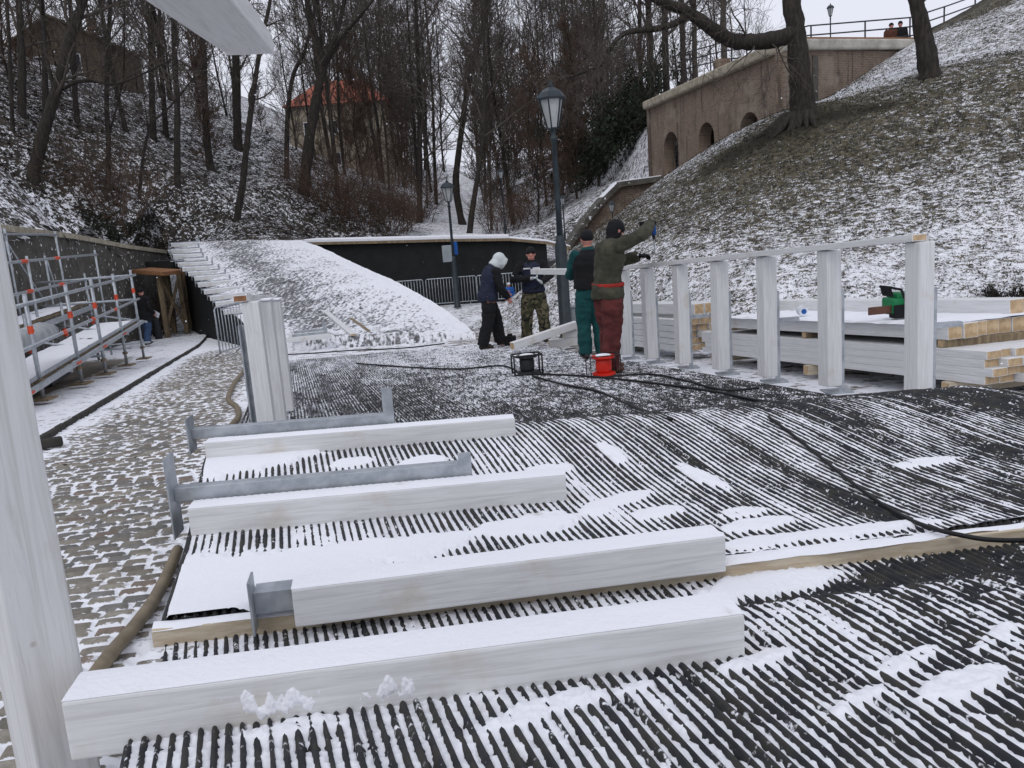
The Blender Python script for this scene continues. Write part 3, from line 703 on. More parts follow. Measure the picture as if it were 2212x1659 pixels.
snow_layer(0.75, 2.80, 0.0075, TL, 3.0, 0.0052,
    [(1640, 1265, .01, .30, .10, .022, 0), (1160, 1600, .17, .12, .04, .012, .3), (1640, 1470, .18, .11, .03, .010, .2), (2080, 1560, .16, .13, .045, .014, .2), (1480, 1430, .19, .10, .04, .011, 0), (1960, 1480, .18, .10, .025, .010, .3), (640, 1650, .15, .12, .03, .010, 0), (1350, 1560, .16, .12, .025, .009, .2), (1850, 1600, .16, .10, .03, .009, .4), (2150, 1420, .18, .10, .02, .009, .4), (1000, 1440, .08, .9, .05, .010, 0), (900, 1550, .17, .14, .02, .008, 0)],
    [(2000, 1215, .05, .6, .12, .03), (2150, 1320, .2, .3, .2, .003), (350, 1600, .17, .25, .08, .006), (1900, 1400, .2, .25, .10, .002), (1480, 1300, .2, .2, .07, .004)], 101,
    'white snow lying in the grooves of the nearest hump', lev=0.0086, shear=1.0)
snow_layer(2.84, 6.2, 0.012, TL, TR, 0.0070,
    [(520, 1020, .2, .34, .22, .03, 0), (920, 995, .24, .12, .10, .02, 0), (760, 1000, .24, .10, .06, .014, 0), (600, 1240, .09, .48, .28, .028, 0), (800, 1180, .12, .45, .14, .025, 0), (1130, 1120, .13, .26, .12, .022, 0),
     (1180, 1180, .1, .16, .09, .02, 0), (1320, 950, .27, .05, .16, .018, 0), (1190, 980, .26, .14, .06, .018, 0), (1340, 1040, .2, .24, .06, .018, .3), (1420, 1080, .15, .15, .07, .016, 0), (1520, 1000, .2, .06, .2, .016, .2),
     (1640, 1110, .12, .16, .06, .018, 0), (1770, 1140, .1, .5, .05, .022, -.1), (2140, 1110, .12, .3, .07, .02, 0), (1600, 1075, .15, .1, .06, .012, 0), (2000, 960, .2, .2, .06, .01, 0), (430, 1280, .07, .12, .3, .02, 0), (900, 1240, .08, .6, .04, .012, 0)],
    [(700, 990, .25, .28, .12, .006), (1030, 1180, .12, .10, .12, .006), (1750, 1000, .2, .05, .6, .006), (1500, 960, .25, .04, .5, .006), (2050, 930, .2, .4, .25, .002), (850, 1250, .09, .3, .03, .010), (480, 1320, .06, .2, .04, .012)], 131,
    'white snow lying in the grooves of the second hump', lev=0.0094, na=0.6)

# plank that holds the edge of the second mat
mb = MB(); a = ST(2.80 - 0.13 * (TL - 0.02), TL - 0.02, 0.03); b = ST(2.77 - 0.13 * TR, TR, 0.025)
mb.bar(a, b, 0.045, 0.062)
tag(mb.build('plank', M['raw_wood'], loc=a, bevel=0.004), 'long raw pine plank holding the front edge of the second ribbed mat', 'plank')
sp = np.arange(0, 1.001, 0.004); dd = np.linspace(-1, 1, 7)
Sg, Dg = np.meshgrid(sp, dd, indexing='ij'); pa = np.array(a); pb = np.array(b)
base_ = pa[None, None] + (pb - pa)[None, None] * Sg[..., None]; nv = np.array(CS)
hh = 0.002 + 0.014 * fbm(Sg * 30, Dg * 1.5, 3, 88); ex = 0.03 + 0.03 * (fbm(Sg * 22, Dg * 0, 3, 87) + 0.3)
q = base_ + nv * (Dg * ex + 0.012)[..., None]
tag(grid_mesh('snow', q[..., 0], q[..., 1], q[..., 2] + 0.037 + hh - 0.010 * np.abs(Dg) ** 2, M['snow'], keep=(fbm(Sg * 18, Dg, 3, 89) > -0.10)), 'thin ridge of snow lying along the raw pine plank', 'snow', kind='stuff')

# ------------------------------------------------------------------ timber helpers
def beam_mesh(L, w, h, end=True):
    """beam along +X from the origin, resting on z = 0, sawn ends of their own material"""
    mb = MB(); nx = max(2, int(L / 0.35))
    vs = []; 
    mb.box((L / 2, 0, h / 2), L, w, h)
    mb.m = [1 if (i in (0, 1)) else 0 for i in range(6)]
    return mb
_bm = {}
def beam(name, a, b, w, h, label=None, cat=None, group=None, parent=None, wood='white_wood', endm='end_grain', bevel=0.006, key=None, roll=0.0):
    a = Vector(a); b = Vector(b); x = b - a; L = x.length; x = x / L
    y = Vector((0, 0, 1)).cross(x)
    y = y.normalized() if y.length > 1e-4 else Vector((0, 1, 0)); z = x.cross(y)
    if roll: y, z = y * math.cos(roll) + z * math.sin(roll), z * math.cos(roll) - y * math.sin(roll)
    k = (round(L, 2), w, h, wood, endm)
    if k not in _bm:
        mb = beam_mesh(k[0], w, h)
        me = bpy.data.meshes.new(name); me.from_pydata(mb.v, [], mb.f); me.polygons.foreach_set('material_index', mb.m)
        import bmesh
        bm = bmesh.new(); bm.from_mesh(me); bmesh.ops.recalc_face_normals(bm, faces=bm.faces)
        if bevel: bmesh.ops.bevel(bm, geom=list(bm.edges), offset=bevel, segments=2, affect='EDGES', profile=0.6)
        bm.to_mesh(me); bm.free()
        me.materials.append(M[wood]); me.materials.append(M[endm]); _bm[k] = me
    o = bpy.data.objects.new(name, _bm[k]); COL.objects.link(o)
    m = Matrix((x, y, z)).transposed().to_4x4(); m.translation = a
    if parent: o.parent = parent; o.matrix_basis = world(parent).inverted() @ m
    else: o.matrix_basis = m
    return tag(o, label, cat, group)
def snow_strip(a, b, w, z, seed, parent=None, name='snow', amp=0.014, thr=-0.2, label=None):
    """uneven thin snow along the top of a timber between two points"""
    a = Vector(a); b = Vector(b); x = b - a; L = x.length; x /= L; y = Vector((0, 0, 1)).cross(x).normalized()
    n = max(8, int(L / 0.02)); S, D = np.meshgrid(np.linspace(0, L, n), np.linspace(-1, 1, 8), indexing='ij')
    f = fbm(S * 9 + seed, D * 1.6 + seed, 4, seed)
    ed = 1 - np.abs(D) ** 4
    q = np.array(a)[None, None] + S[..., None] * np.array(x) + (D * w / 2)[..., None] * np.array(y)
    h = (amp * (0.45 + 1.3 * f)) * ed + z
    o = grid_mesh(name, q[..., 0], q[..., 1], q[..., 2] + h, M['snow'], keep=(f > thr))
    if parent: o.parent = parent; o.matrix_basis = world(parent).inverted()
    return o

# ------------------------------------------------------------------ foreground beams lying across the mat
def laid(sA, tA, sB, tB, label, w=0.13, h=0.13, up=0.012, cov=0.012, thr=-0.15, seed=1, z0=None):
    a = mat_pt(sA, tA, up); b = mat_pt(sB, tB, up)
    if z0 is not None: a = ST(sA, tA, z0); b = ST(sB, tB, z0)
    o = beam('beam', a, b, w, h, label, 'timber beam', 'white beams laid across the humps')
    z = Vector((0, 0, h))
    if cov:
        s = snow_strip(a + z, b + z, w * 0.92, 0.001, seed, None, 'snow', cov, thr)
        s.parent = o; s.matrix_basis = o.matrix_basis.inverted(); s['label'] = 'thin snow lying on top'
    return o, a, b
B1, b1a, b1b = laid(1.835, -0.525, 1.655, 0.915, 'nearest white beam in front of the post, with frozen snow drips on its face', up=-0.01, cov=0.004, thr=-0.42, seed=11)
B2, b2a, b2b = laid(2.76, -0.085, 2.605, 1.385, 'white beam lying on the plank, a short steel foot at its left end', up=0.0, cov=0.004, thr=-0.42, seed=12, z0=0.050)
B3, b3a, b3b = laid(3.83, -0.50, 3.56, 1.13, 'white beam third from the viewer, a long steel bracket on top of it', up=0.0, cov=0.004, thr=-0.4, seed=13)
B4, b4a, b4b = laid(4.82, -0.50, 4.52, 1.16, 'farthest white beam near the top of the second hump, partly sunk in snow', w=0.12, h=0.12, up=-0.01, cov=0.006, thr=-0.3, seed=14)
# frozen drips of snow on the face of the nearest beam
x = (b1b - b1a).normalized(); y = Vector((0, 0, 1)).cross(x).normalized(); Lb = (b1b - b1a).length
for f0, f1, thr_ in ((0.20, 0.37, 0.02), (0.40, 0.50, 0.06)):
    F_, H_ = np.meshgrid(np.linspace(f0, f1, 130), np.linspace(0.022, 0.108, 46), indexing='ij')
    n_ = fbm(F_ * 60, H_ * 22, 4, 7) + 0.10 - 2.2 * np.abs((H_ - 0.07) / 0.09) ** 2 - 0.22 * np.abs((F_ - (f0 + f1) / 2) / ((f1 - f0) / 2)) ** 3
    o_ = np.clip(n_ - thr_, -0.02, 0.2) * 0.022
    q = np.array(b1a)[None, None] + (F_ * Lb)[..., None] * np.array(x) - (0.0648 + o_)[..., None] * np.array(y)
    s_ = grid_mesh('frozen_snow', q[..., 0], q[..., 1], q[..., 2] + H_, M['snow'], keep=(n_ > thr_ - 0.01)); s_.parent = B1; s_.matrix_basis = world(B1).inverted()
def u_bracket(name, a, b, plate_w, plate_h, label, sec=0.055, upst=0.06, group='steel post brackets lying on the beams', plate_dz=0.0, lip=True):
    """galvanised post base: channel from a to b, square foot plate at a, short upstand at b"""
    a = Vector(a); b = Vector(b); x = (b - a).normalized(); y = Vector((0, 0, 1)).cross(x).normalized(); z = x.cross(y)
    o = thing(name, label, 'steel bracket', a, 0, group)
    mb = MB(); t = 0.006
    mb.bar(a + z * sec / 2, b + z * sec / 2, t, sec, z)
    mb.bar(a + y * (sec / 2 + t / 2) + z * (sec - t / 2) , b + y * (sec / 2 + t / 2) + z * (sec - t / 2), sec, t, z)
    mb.bar(a + y * (sec / 2 + t / 2) + z * (t / 2) , b + y * (sec / 2 + t / 2) + z * (t / 2), sec, t, z)
    mb.build('channel', M['steel'], o, bevel=0.0015)
    mb = MB(); R = Matrix((x, y, z)).transposed()
    mb.box(a + z * (plate_dz + sec / 2) - x * 0.004, 0.008, plate_w, plate_h, R); mb.build('foot_plate', M['steel'], o, bevel=0.0015)
    if upst:
        mb = MB(); mb.box(b + z * (upst / 2 + sec) - x * 0.03, 0.06, 0.007, upst, R); mb.build('upstand', M['steel'], o, bevel=0.0015)
    return o
x3 = (b3b - b3a).normalized(); y3 = Vector((0, 0, 1)).cross(x3)
a = b3a + y3 * 0.085 + Vector((0, 0, 0.125)) - x3 * 0.09
u_bracket('steel_bracket', a, a + x3 * 1.33, 0.14, 0.37, 'long galvanised bracket lying along the third white beam, big foot plate at left', 0.06, 0.05)
x4 = (b4b - b4a).normalized(); y4 = Vector((0, 0, 1)).cross(x4)
a = b4a + y4 * 0.09 + Vector((0, 0, 0.115)) - x4 * 0.10
u_bracket('steel_bracket', a, a + x4 * 1.12, 0.14, 0.20, 'galvanised bracket on the farthest beam, upright end standing taller', 0.055, 0.15)
x2 = (b2b - b2a).normalized(); y2 = Vector((0, 0, 1)).cross(x2)
a = b2a - x2 * 0.13 + Vector((0, 0, 0.035))
u_bracket('steel_bracket', a, a + x2 * 0.30, 0.10, 0.185, 'short galvanised bracket sticking out of the beam on the plank', 0.075, 0)

# ------------------------------------------------------------------ near fence: big post at the left edge and its rail overhead
fo = thing('fence', 'unfinished white fence close by, its post filling the left edge, rail overhead', 'fence', P(150, 1640, 1.95) + Vector((-0.08, 0, -0.1)))
pb = P(124, 1640, 1.93); top = 0.40
q = MB(); q.box((pb.x, pb.y + 0.0, (pb.z - 0.35 + top) / 2), 0.13, 0.13, top - pb.z + 0.35, Matrix.Rotation(math.radians(50), 3, 'Z'))
q.build('post', M['white_wood_up'], fo, bevel=0.006)
end = P(543, 118, 2.55); dirv = P(721, 270, 4.0) - end; dirv = (ray(721, 270)).normalized()
rb0 = end - dirv * 2.3
q = beam('rail', rb0, end, 0.135, 0.055, parent=fo)

# ------------------------------------------------------------------ left fence, seen along its line
f0 = ST(7.22, -0.26); az = Vector((-math.sin(math.radians(10.0)), math.cos(math.radians(10.0)), 0))
fo = thing('fence', 'short white fence seen end on at the left edge of the mat', 'fence', f0)
tops = []
for i, dd in enumerate((0, 0.7, 1.5)):
    p = f0 + az * dd + Vector((0.0 if i == 0 else 0.02, 0, 0)); p.z = base(p.x, p.y) + 0.02
    tz = p.z + 1.11
    if i: p = p + Vector((0.012 * i, 0, 0))
    q = MB(); q.box((p.x, p.y, (p.z + tz) / 2), 0.135, 0.135, tz - p.z, Matrix.Rotation(math.radians(8), 3, 'Z'))
    q.build('post', M['white_wood_up'], fo, bevel=0.006)
    q = MB(); c = Vector((p.x - 0.11, p.y - 0.02, p.z + 0.45))
    q.box(c, 0.012, 0.07, 0.95); q.box(c + Vector((0.03, 0.03, 0)), 0.05, 0.01, 0.95); q.box((p.x - 0.06, p.y, p.z + 0.004), 0.2, 0.2, 0.01)
    q.build('bracket', M['steel'], fo)
    tops.append(Vector((p.x - (0.03 if i == 0 else 0.0), p.y, tz)))
d0 = (tops[-1] - tops[0]).normalized()
beam('rail', tops[0] - d0 * 0.10 + Vector((-0.035, 0, 0.001)), tops[-1] + d0 * 0.3 + Vector((-0.10, 0, 0.0)), 0.11, 0.055, parent=fo, endm='brown_wood')
for i, tp in enumerate(tops[1:]): q = MB(); q.box(tp + Vector((0.03, -0.02, 0.012)), 0.10, 0.12, 0.02); q.build('snow_cap', M['snow'], fo, bevel=0.008)

# ------------------------------------------------------------------ right fence
fo = thing('fence', 'new white timber fence of seven posts and a top rail beside the mat', 'fence', ST(5.2, 4.27))
RT = []
for i, s in enumerate((5.02, 6.04, 6.98, 7.86, 8.74, 9.62, 10.4)):
    t = 4.28; p = ST(s, t); p.z += 0.02
    h = 1.17
    if i in (0, 1): p.z += 0.0
    tz = p.z + h
    q = MB(); q.box((p.x, p.y, (p.z + 0.06 + tz) / 2), 0.135, 0.135, tz - p.z - 0.06, Matrix.Rotation(math.radians(14 + rng.uniform(-3, 3)), 3, 'Z') @ Matrix.Rotation(rng.uniform(-0.012, 0.012), 3, 'Y'))
    q.build('post', M['white_wood_up'], fo, bevel=0.006)
    q = MB(); c = Vector((p.x + 0.10, p.y - 0.01, p.z + 0.42))
    q.box(c, 0.012, 0.06, 0.86); q.box(c + Vector((-0.02, -0.03, 0)), 0.04, 0.008, 0.86); q.box((p.x + 0.06, p.y, p.z + 0.006), 0.22, 0.18, 0.012)
    if i in (0, 2, 4): q.box(c + Vector((0.09, 0, 0.16)), 0.20, 0.05, 0.035)
    q.build('bracket', M['steel'], fo)
    RT.append(Vector((p.x, p.y, tz)))
dr = (RT[-1] - RT[0]).normalized()
beam('rail', RT[0] - dr * 0.05 + Vector((-0.04, 0, 0.004)), RT[-1] + dr * 0.05 + Vector((-0.02, 0, 0.004)), 0.12, 0.05, parent=fo, endm='end_grain')

# ------------------------------------------------------------------ timber stacks behind the fence
def stack_beam(s0, s1, t, z0, w, h, lab, group, wood='white_wood', dz=True):
    a = ST(s1, t, 0); b = ST(s0, t, 0)
    a.z += z0; b.z += z0
    return beam('beam' if h > 0.08 else 'board', a, b, w, h, lab, 'timber beam' if h > 0.08 else 'board', group, wood=wood, bevel=0.004)
g1 = 'boards in the lower tier of the front timber stack'
for L in range(4):
    for c in range(9):
        s0 = 5.07 + rng.uniform(-0.03, 0.06) + (0.06 if L == 3 else 0) - 0.012 * c; s1 = s0 + 4.45
        stack_beam(s0, s1, 5.02 + 0.138 * c + rng.uniform(-0.006, 0.006), 0.10 + 0.0635 * L, 0.134, 0.0625, 'white board in the lower tier of the long timber stack behind the fence', g1)
for k, s in enumerate((5.45, 7.3, 9.2)):
    a = ST(s, 4.90, 0.0); b = ST(s, 6.35, 0.0)
    beam('bearer', a, b, 0.09, 0.095, ['raw pine bearer under the right end of the timber stack', 'raw pine bearer under the middle of the timber stack', 'raw pine bearer under the left end of the timber stack'][k], 'bearer', wood='raw_wood')
    a = ST(s + 0.15, 4.98, 0.354); b = ST(s + 0.15, 6.3, 0.354)
    beam('spacer', a, b, 0.07, 0.062, ['brown spacer between the tiers at the right of the stack', 'brown spacer between the tiers mid stack', 'brown spacer between the tiers at the left of the stack'][k], 'spacer', wood='old_wood')
g2 = 'beams in the upper tier of the front timber stack'
for c in range(8):
    s0 = 5.52 + 0.02 * c + rng.uniform(-0.03, 0.03)
    o = stack_beam(s0, s0 + 3.65, 5.06 + 0.142 * c, 0.418, 0.135, 0.12, 'white beam in the upper tier of the timber stack, snow on top', g2)
a = ST(9.1, 5.56, 0.550); b = ST(5.6, 5.56, 0.550)
S, D = np.meshgrid(np.linspace(0, 1, 160), np.linspace(-0.62, 0.55, 26), indexing='ij')
xx = np.array(a)[None, None] * (1 - S[..., None]) + np.array(b)[None, None] * S[..., None] + np.array(CT)[None, None] * D[..., None]
f = fbm(S * 30, D * 7, 4, 93)
tag(grid_mesh('snow', xx[..., 0], xx[..., 1], xx[..., 2] + 0.012 * f - 0.002, M['snow'], keep=(f > -0.30)), 'snow lying on the upper tier of the timber stack', 'snow', kind='stuff')
for c in range(2):
    s0 = 5.80 + 0.06 * c
    stack_beam(s0, s0 + 3.9, 5.92 + 0.15 * c, 0.545, 0.14, 0.125, ['long white beam lying on top of the stack behind the chainsaw', 'rear white beam lying on top of the stack, touching the bank side'][c], 'beams on top of the timber stack')
# side pile at the right edge
for L in range(3):
    for c in range(4):
        stack_beam(5.0 + rng.uniform(-0.05, 0.05) + 0.03 * L, 9.6, 6.35 + 0.14 * c, 0.10 + 0.102 * L, 0.13, 0.098, 'white beam with sawn end in the pile at the right edge of the stack', 'beams in the pile behind the front stack')
# second stack farther on
g3 = 'boards in the smaller far timber stack'
for L in range(5):
    for c in range(5):
        s0 = 10.0 + rng.uniform(-0.05, 0.12); 
        stack_beam(s0, s0 + 3.2, 4.95 + 0.14 * c, 0.08 + 0.085 * L, 0.13, 0.08, 'white board in the smaller timber stack at the far left of the pile', g3)
for c in range(3):
    s0 = 9.9 + 0.1 * c; stack_beam(s0, s0 + 3.6, 5.1 + 0.2 * c, 0.56, 0.13, 0.13, 'white beam on top of the smaller far timber stack', 'beams on the smaller far stack')
# chainsaw on the stack
cs = ST(6.46, 5.30, 0.555)
c = cs; o = thing('chainsaw', 'green chainsaw resting on the snowy timber stack', 'chainsaw', c, math.radians(8))
W_ = world(o)
def L(x, y, z): return W_ @ Vector((x, y, z))
R8 = W_.to_3x3()
q = MB(); q.box(L(0, 0, 0.11), 0.24, 0.20, 0.15, R8); q.box(L(0.01, 0, 0.20), 0.17, 0.15, 0.06, R8); q.build('body', M['green_plastic'], o, bevel=0.02)
q = MB(); q.box(L(-0.06, -0.105, 0.07), 0.13, 0.02, 0.12, R8); q.box(L(-0.02, -0.06, 0.035), 0.2, 0.08, 0.05, R8); q.build('side_cover', M['black_cloth'], o, bevel=0.01)
q = MB(); q.box(L(-0.22, -0.06, 0.09), 0.24, 0.012, 0.07, R8); q.build('guide_bar', M['leather'], o, bevel=0.004)
q = MB(); q.tube([L(0.02, -0.12, 0.05), L(-0.03, -0.14, 0.16), L(-0.05, -0.10, 0.26), L(-0.05, 0.06, 0.27), L(-0.04, 0.12, 0.18), L(-0.02, 0.12, 0.08)], 0.012, 8); q.build('front_handle', M['black_cloth'], o, True)
q = MB(); q.tube([L(0.11, 0, 0.19), L(0.2, 0, 0.21), L(0.30, 0, 0.16), L(0.33, 0, 0.09), L(0.27, 0, 0.045), L(0.12, 0, 0.05)], 0.017, 8); q.build('rear_handle', M['black_cloth'], o, True)
q = MB(); q.box(L(-0.13, -0.0, 0.25), 0.015, 0.16, 0.10, R8 @ Matrix.Rotation(-0.3, 3, 'Y')); q.build('hand_guard', M['black_cloth'], o, bevel=0.006)
q = MB()
for i in range(3): q.box(L(0.025 + 0.033 * i, -0.1025, 0.115), 0.022, 0.004, 0.035, R8); q.box(L(0.025 + 0.033 * i, -0.105, 0.115 + (0.006 if i % 2 else -0.006)), 0.010, 0.003, 0.008, R8, 1)
q.build('lettering', [M['paper'], M['green_plastic']], o)
# roll of tape
p = ST(7.95, 5.3, 0.60); q = MB()
q.tube([p + Vector((0, -0.05, 0)), p + Vector((0, 0.05, 0))], 0.05, 18); o = thing('tape_roll', 'small white and blue roll lying on the stack left of the chainsaw', 'roll', p - Vector((0, 0, 0.05)))
q.build('roll', M['paper'], o); q = MB(); q.tube([p + Vector((0, -0.056, 0)), p + Vector((0, -0.051, 0))], 0.027, 14); q.build('core', M['blue'], o)

# ------------------------------------------------------------------ big snow ramp
Lp = [(560, 738, 20.3), (540, 712, 22.0), (518, 690, 23.5), (484, 660, 25.5), (448, 622, 27.5), (418, 590, 29.3), (398, 566, 31.0), (384, 545, 32.3), (371, 526, 33.4)]
Rp = [(1028, 722, 19.3), (990, 690, 20.8), (950, 662, 22.0), (900, 632, 23.4), (850, 606, 25.0), (800, 584, 26.8), (760, 566, 28.6), (700, 537, 31.2), (650, 519, 33.4)]
def curve(pts, n):
    q = np.array([tuple(P(*a)) for a in pts]); t = np.linspace(0, 1, len(q)); f = [hermite(t, q[:, k]) for k in range(3)]
    u = np.linspace(0, 1, n); return np.stack([g(u) for g in f], -1)
n = 200; m = 90
LC = curve(Lp, n); RC = curve(Rp, n)
V_ = np.linspace(0, 1, m)
Q = LC[:, None, :] * (1 - V_)[None, :, None] + RC[:, None, :] * V_[None, :, None]
X, Y = Q[..., 0], Q[..., 1]; Z = Q[..., 2] + 0.10 * np.sin(PI * V_)[None, :] * 0.6 + 0.05 * fbm(X * 1.2, Y * 1.2, 4, 81) + 0.035 * fbm(X * 5, Y * 3, 3, 84)
Z[:8] = np.minimum(Z[:8], Z[:8]);
foot_z = ground_z(Y) + 0.0
Z[0] = foot_z[0] - 0.06
U = np.linspace(0, 1, n)[:, None]; Vv = V_[None, :]
lane = np.exp(-((Vv - (0.30 + 0.12 * U)) / 0.19) ** 2) * smooth(0.03, 0.1, U)
cov = 0.77 - 0.34 * lane - 0.20 * np.exp(-((Vv - 0.62) / 0.25) ** 2) * (1 - 0.6 * U) + 0.10 * fbm(X * 0.6, Y * 0.6, 2, 83) - 0.12 * np.exp(-((U - 0.0) / 0.05) ** 2) + 0.15 * (Vv > 0.9)
ro = thing('ramp', 'big snow covered ramp with footprints and a black side behind the workers', 'ramp', (float(LC[0, 0]), float(LC[0, 1]), float(ground_z(LC[0, 1]))))
o = grid_mesh('running_surface', X, Y, Z, M['ramp_snow'], {'cover': cov}); o.parent = ro; o.matrix_basis = world(ro).inverted()
def curtain(C, name, seed, inset=0.06):
    k = np.linspace(0, 1, 14)[:, None]; top = C[:, 2][None, :] - 0.04; bot = np.minimum(ground_z(C[:, 1])[None, :] - 0.1, top - 0.02)
    zz = top * (1 - k) + bot * k
    wob = 0.05 * fbm(np.arange(n)[None, :] * 0.09 + k * 0, k * 3 + 0 * zz, 3, seed)
    dv = np.gradient(C, axis=0); nx, ny = -dv[:, 1], dv[:, 0]; ln = np.hypot(nx, ny) + 1e-6
    o = grid_mesh(name, C[:, 0][None, :] + wob * (nx / ln)[None, :], C[:, 1][None, :] + wob * (ny / ln)[None, :], zz, M['black']); o.parent = ro; o.matrix_basis = world(ro).inverted()
curtain(LC, 'side_sheeting', 5); curtain(RC, 'side_sheeting', 6)
# flat platform behind the crest
ca, cb = Vector(LC[-1]), Vector(RC[-1]); back = Vector((-0.05, 1, 0)).normalized() * 3.0
q = MB(); z0 = -0.03
q.prism([ca + Vector((0, 0.02, -0.12)), cb + Vector((0, 0.02, -0.12)), cb + back + Vector((0, 0, -0.12 + z0)), ca + back + Vector((0, 0, -0.12 + z0))], (0, 0, 0.12)); q.build('platform', M['snow'], ro)
# white beams with brackets along the left edge of the ramp, like the near ones
zb = [(373, 533, 413, 530), (373, 545, 418, 543), (377, 556, 422, 553), (380, 567, 424, 564), (388, 577, 440, 575), (398, 588, 461, 582), (411, 599, 475, 592), (424, 610, 496, 602), (432, 624, 507, 616), (445, 639, 515, 626), (458, 652, 526, 640), (470, 665, 532, 655), (487, 682, 540, 676)]
for i, (ua, va, ub, vb) in enumerate(zb):
    d = np.interp(va, [526, 590, 660, 738], [33.2, 29.3, 25.5, 20.3])
    d2 = d - 0.1
    a = P(ua - 3, va, d); b = a + CT * (1.35 if i > 3 else 1.2) + Vector((0, 0, 0.0)); k = np.argmin(np.abs(LC[:, 1] - a.y)); 
    # follow the ramp's cross fall
    zt = float(np.interp(1.35 / 4.9, [0, 1], [LC[k, 2], RC[k, 2]])) + 0.05
    a.z = LC[k, 2] + 0.05; b.z = zt + 0.03
    o = beam('beam', a, b, 0.13, 0.13, 'white beam lying across the left edge of the big snow ramp', 'timber beam', 'white beams along the ramp edge')
    s = snow_strip(a + Vector((0, 0, 0.13)), b + Vector((0, 0, 0.13)), 0.13, 0.0, 40 + i, None, 'snow', 0.03, -0.2); s.parent = o; s.matrix_basis = o.matrix_basis.inverted()
    e = Vector((0, 0.09, 0.12))
    u_bracket('steel_bracket', a + e - CT * 0.1, a + e + CT * 1.0, 0.12, 0.26, 'steel bracket with foot plate on a beam at the ramp edge', 0.055, 0.13, 'steel brackets along the ramp edge')
# short pieces on the lower right of the left post and a plank on the ramp
for i, (u, v, d, L_) in enumerate([(622, 716, 20.0, 0.95), (620, 736, 19.4, 1.0)]):
    k = P(u, v, d); k2 = np.argmin(np.abs(LC[:, 1] - k.y))
    a = k; b = a + CT * L_
    def rz(p):
        kk = int(np.argmin(np.abs(LC[:, 1] - p.y))); f = (p.x - LC[kk, 0]) / (RC[kk, 0] - LC[kk, 0]); return LC[kk, 2] * (1 - f) + RC[kk, 2] * f + 0.06
    a.z = rz(a); b.z = rz(b)
    beam('beam', a, b, 0.12, 0.10, ['short white beam at the ramp foot, farther of the two', 'short white beam at the ramp foot, nearer of the two'][i], 'timber beam', 'short beams at the ramp foot')
    u_bracket('steel_bracket', a + Vector((0.12, 0.08, 0.1)), a + CT * (L_ * 0.9) + Vector((0, 0.08, 0.1)), 0.10, 0.2, ['small steel bracket on the farther short beam', 'small steel bracket on the nearer short beam'][i], 0.05, 0.13, 'small brackets at the ramp foot')
a = P(690, 682, 24.0); b = P(765, 742, 19.9); a.z = rz(a) + 0.0; b.z = rz(b) - 0.0
beam('plank', a, b, 0.14, 0.05, 'long pale plank lying down the snow of the ramp', 'plank', wood='white_wood')
a = P(722, 684, 23.8); b = P(800, 735, 20.2); a.z = rz(a); b.z = rz(b)
beam('plank', a, b, 0.08, 0.05, 'narrow dark plank lying beside the pale one on the ramp', 'plank', wood='old_wood')

# trestle that carries the platform at the left of the ramp
tb = P(346, 742, 29.6); tb.z = float(ground_z(tb.y))
o = thing('trestle', 'brown timber trestle with a wide cap board left of the ramp', 'trestle', tb)
zc = P(340, 586, 29.4).z
q = MB(); q.bar(P(307, 584, 29.6), P(376, 589, 29.3), 1.1, 0.14); q.build('cap_board', M['brown_wood'], o, bevel=0.01)
for (u, d) in ((342, 29.3), (358, 30.6), (386, 30.4), (398, 31.6)):
    p = P(u, 588, d); q = MB(); gz = float(ground_z(p.y)); q.bar((p.x, p.y, gz), (p.x, p.y, zc - 0.07), 0.16, 0.16, Vector((0, 1, 0))); q.build('post', M['old_wood'], o, bevel=0.008)
pA = P(342, 588, 29.3); pB = P(386, 588, 30.4); q = MB()
q.bar((pA.x, pA.y, zc - 0.2), (pB.x, pB.y, float(ground_z(pB.y)) + 0.2), 0.10, 0.05, Vector((0, 1, 0))); pC = P(358, 588, 30.6)
q.build('brace', M['old_wood'], o)
q = MB(); q.bar((pB.x, pB.y, zc - 0.2), (pA.x, pA.y, float(ground_z(pA.y)) + 0.3), 0.10, 0.05, Vector((0, 1, 0))); q.build('brace', M['old_wood'], o)
q = MB(); q.bar(P(330, 573, 30.5), P(384, 571, 30.3), 0.9, 0.32); q.build('upper_deck', M['black'], o, bevel=0.01)
q = MB(); q.bar(P(330, 565, 30.5), P(384, 563, 30.3), 0.92, 0.04); q.build('snow_cover', M['snow'], o, bevel=0.01)
tt_ = P(346, 745, 29.0); q = MB(); q.lathe([(0.10, 0), (0.12, 0.05), (0.12, 0.7), (0.10, 0.75)], (tt_.x, tt_.y, float(ground_z(tt_.y))), 10)
tag(q.build('bollard', M['black_cloth'], True, loc=None) if False else q.build('bollard', M['dark_metal'], loc=(tt_.x, tt_.y, float(ground_z(tt_.y)))), 'short black bollard standing before the trestle', 'bollard')

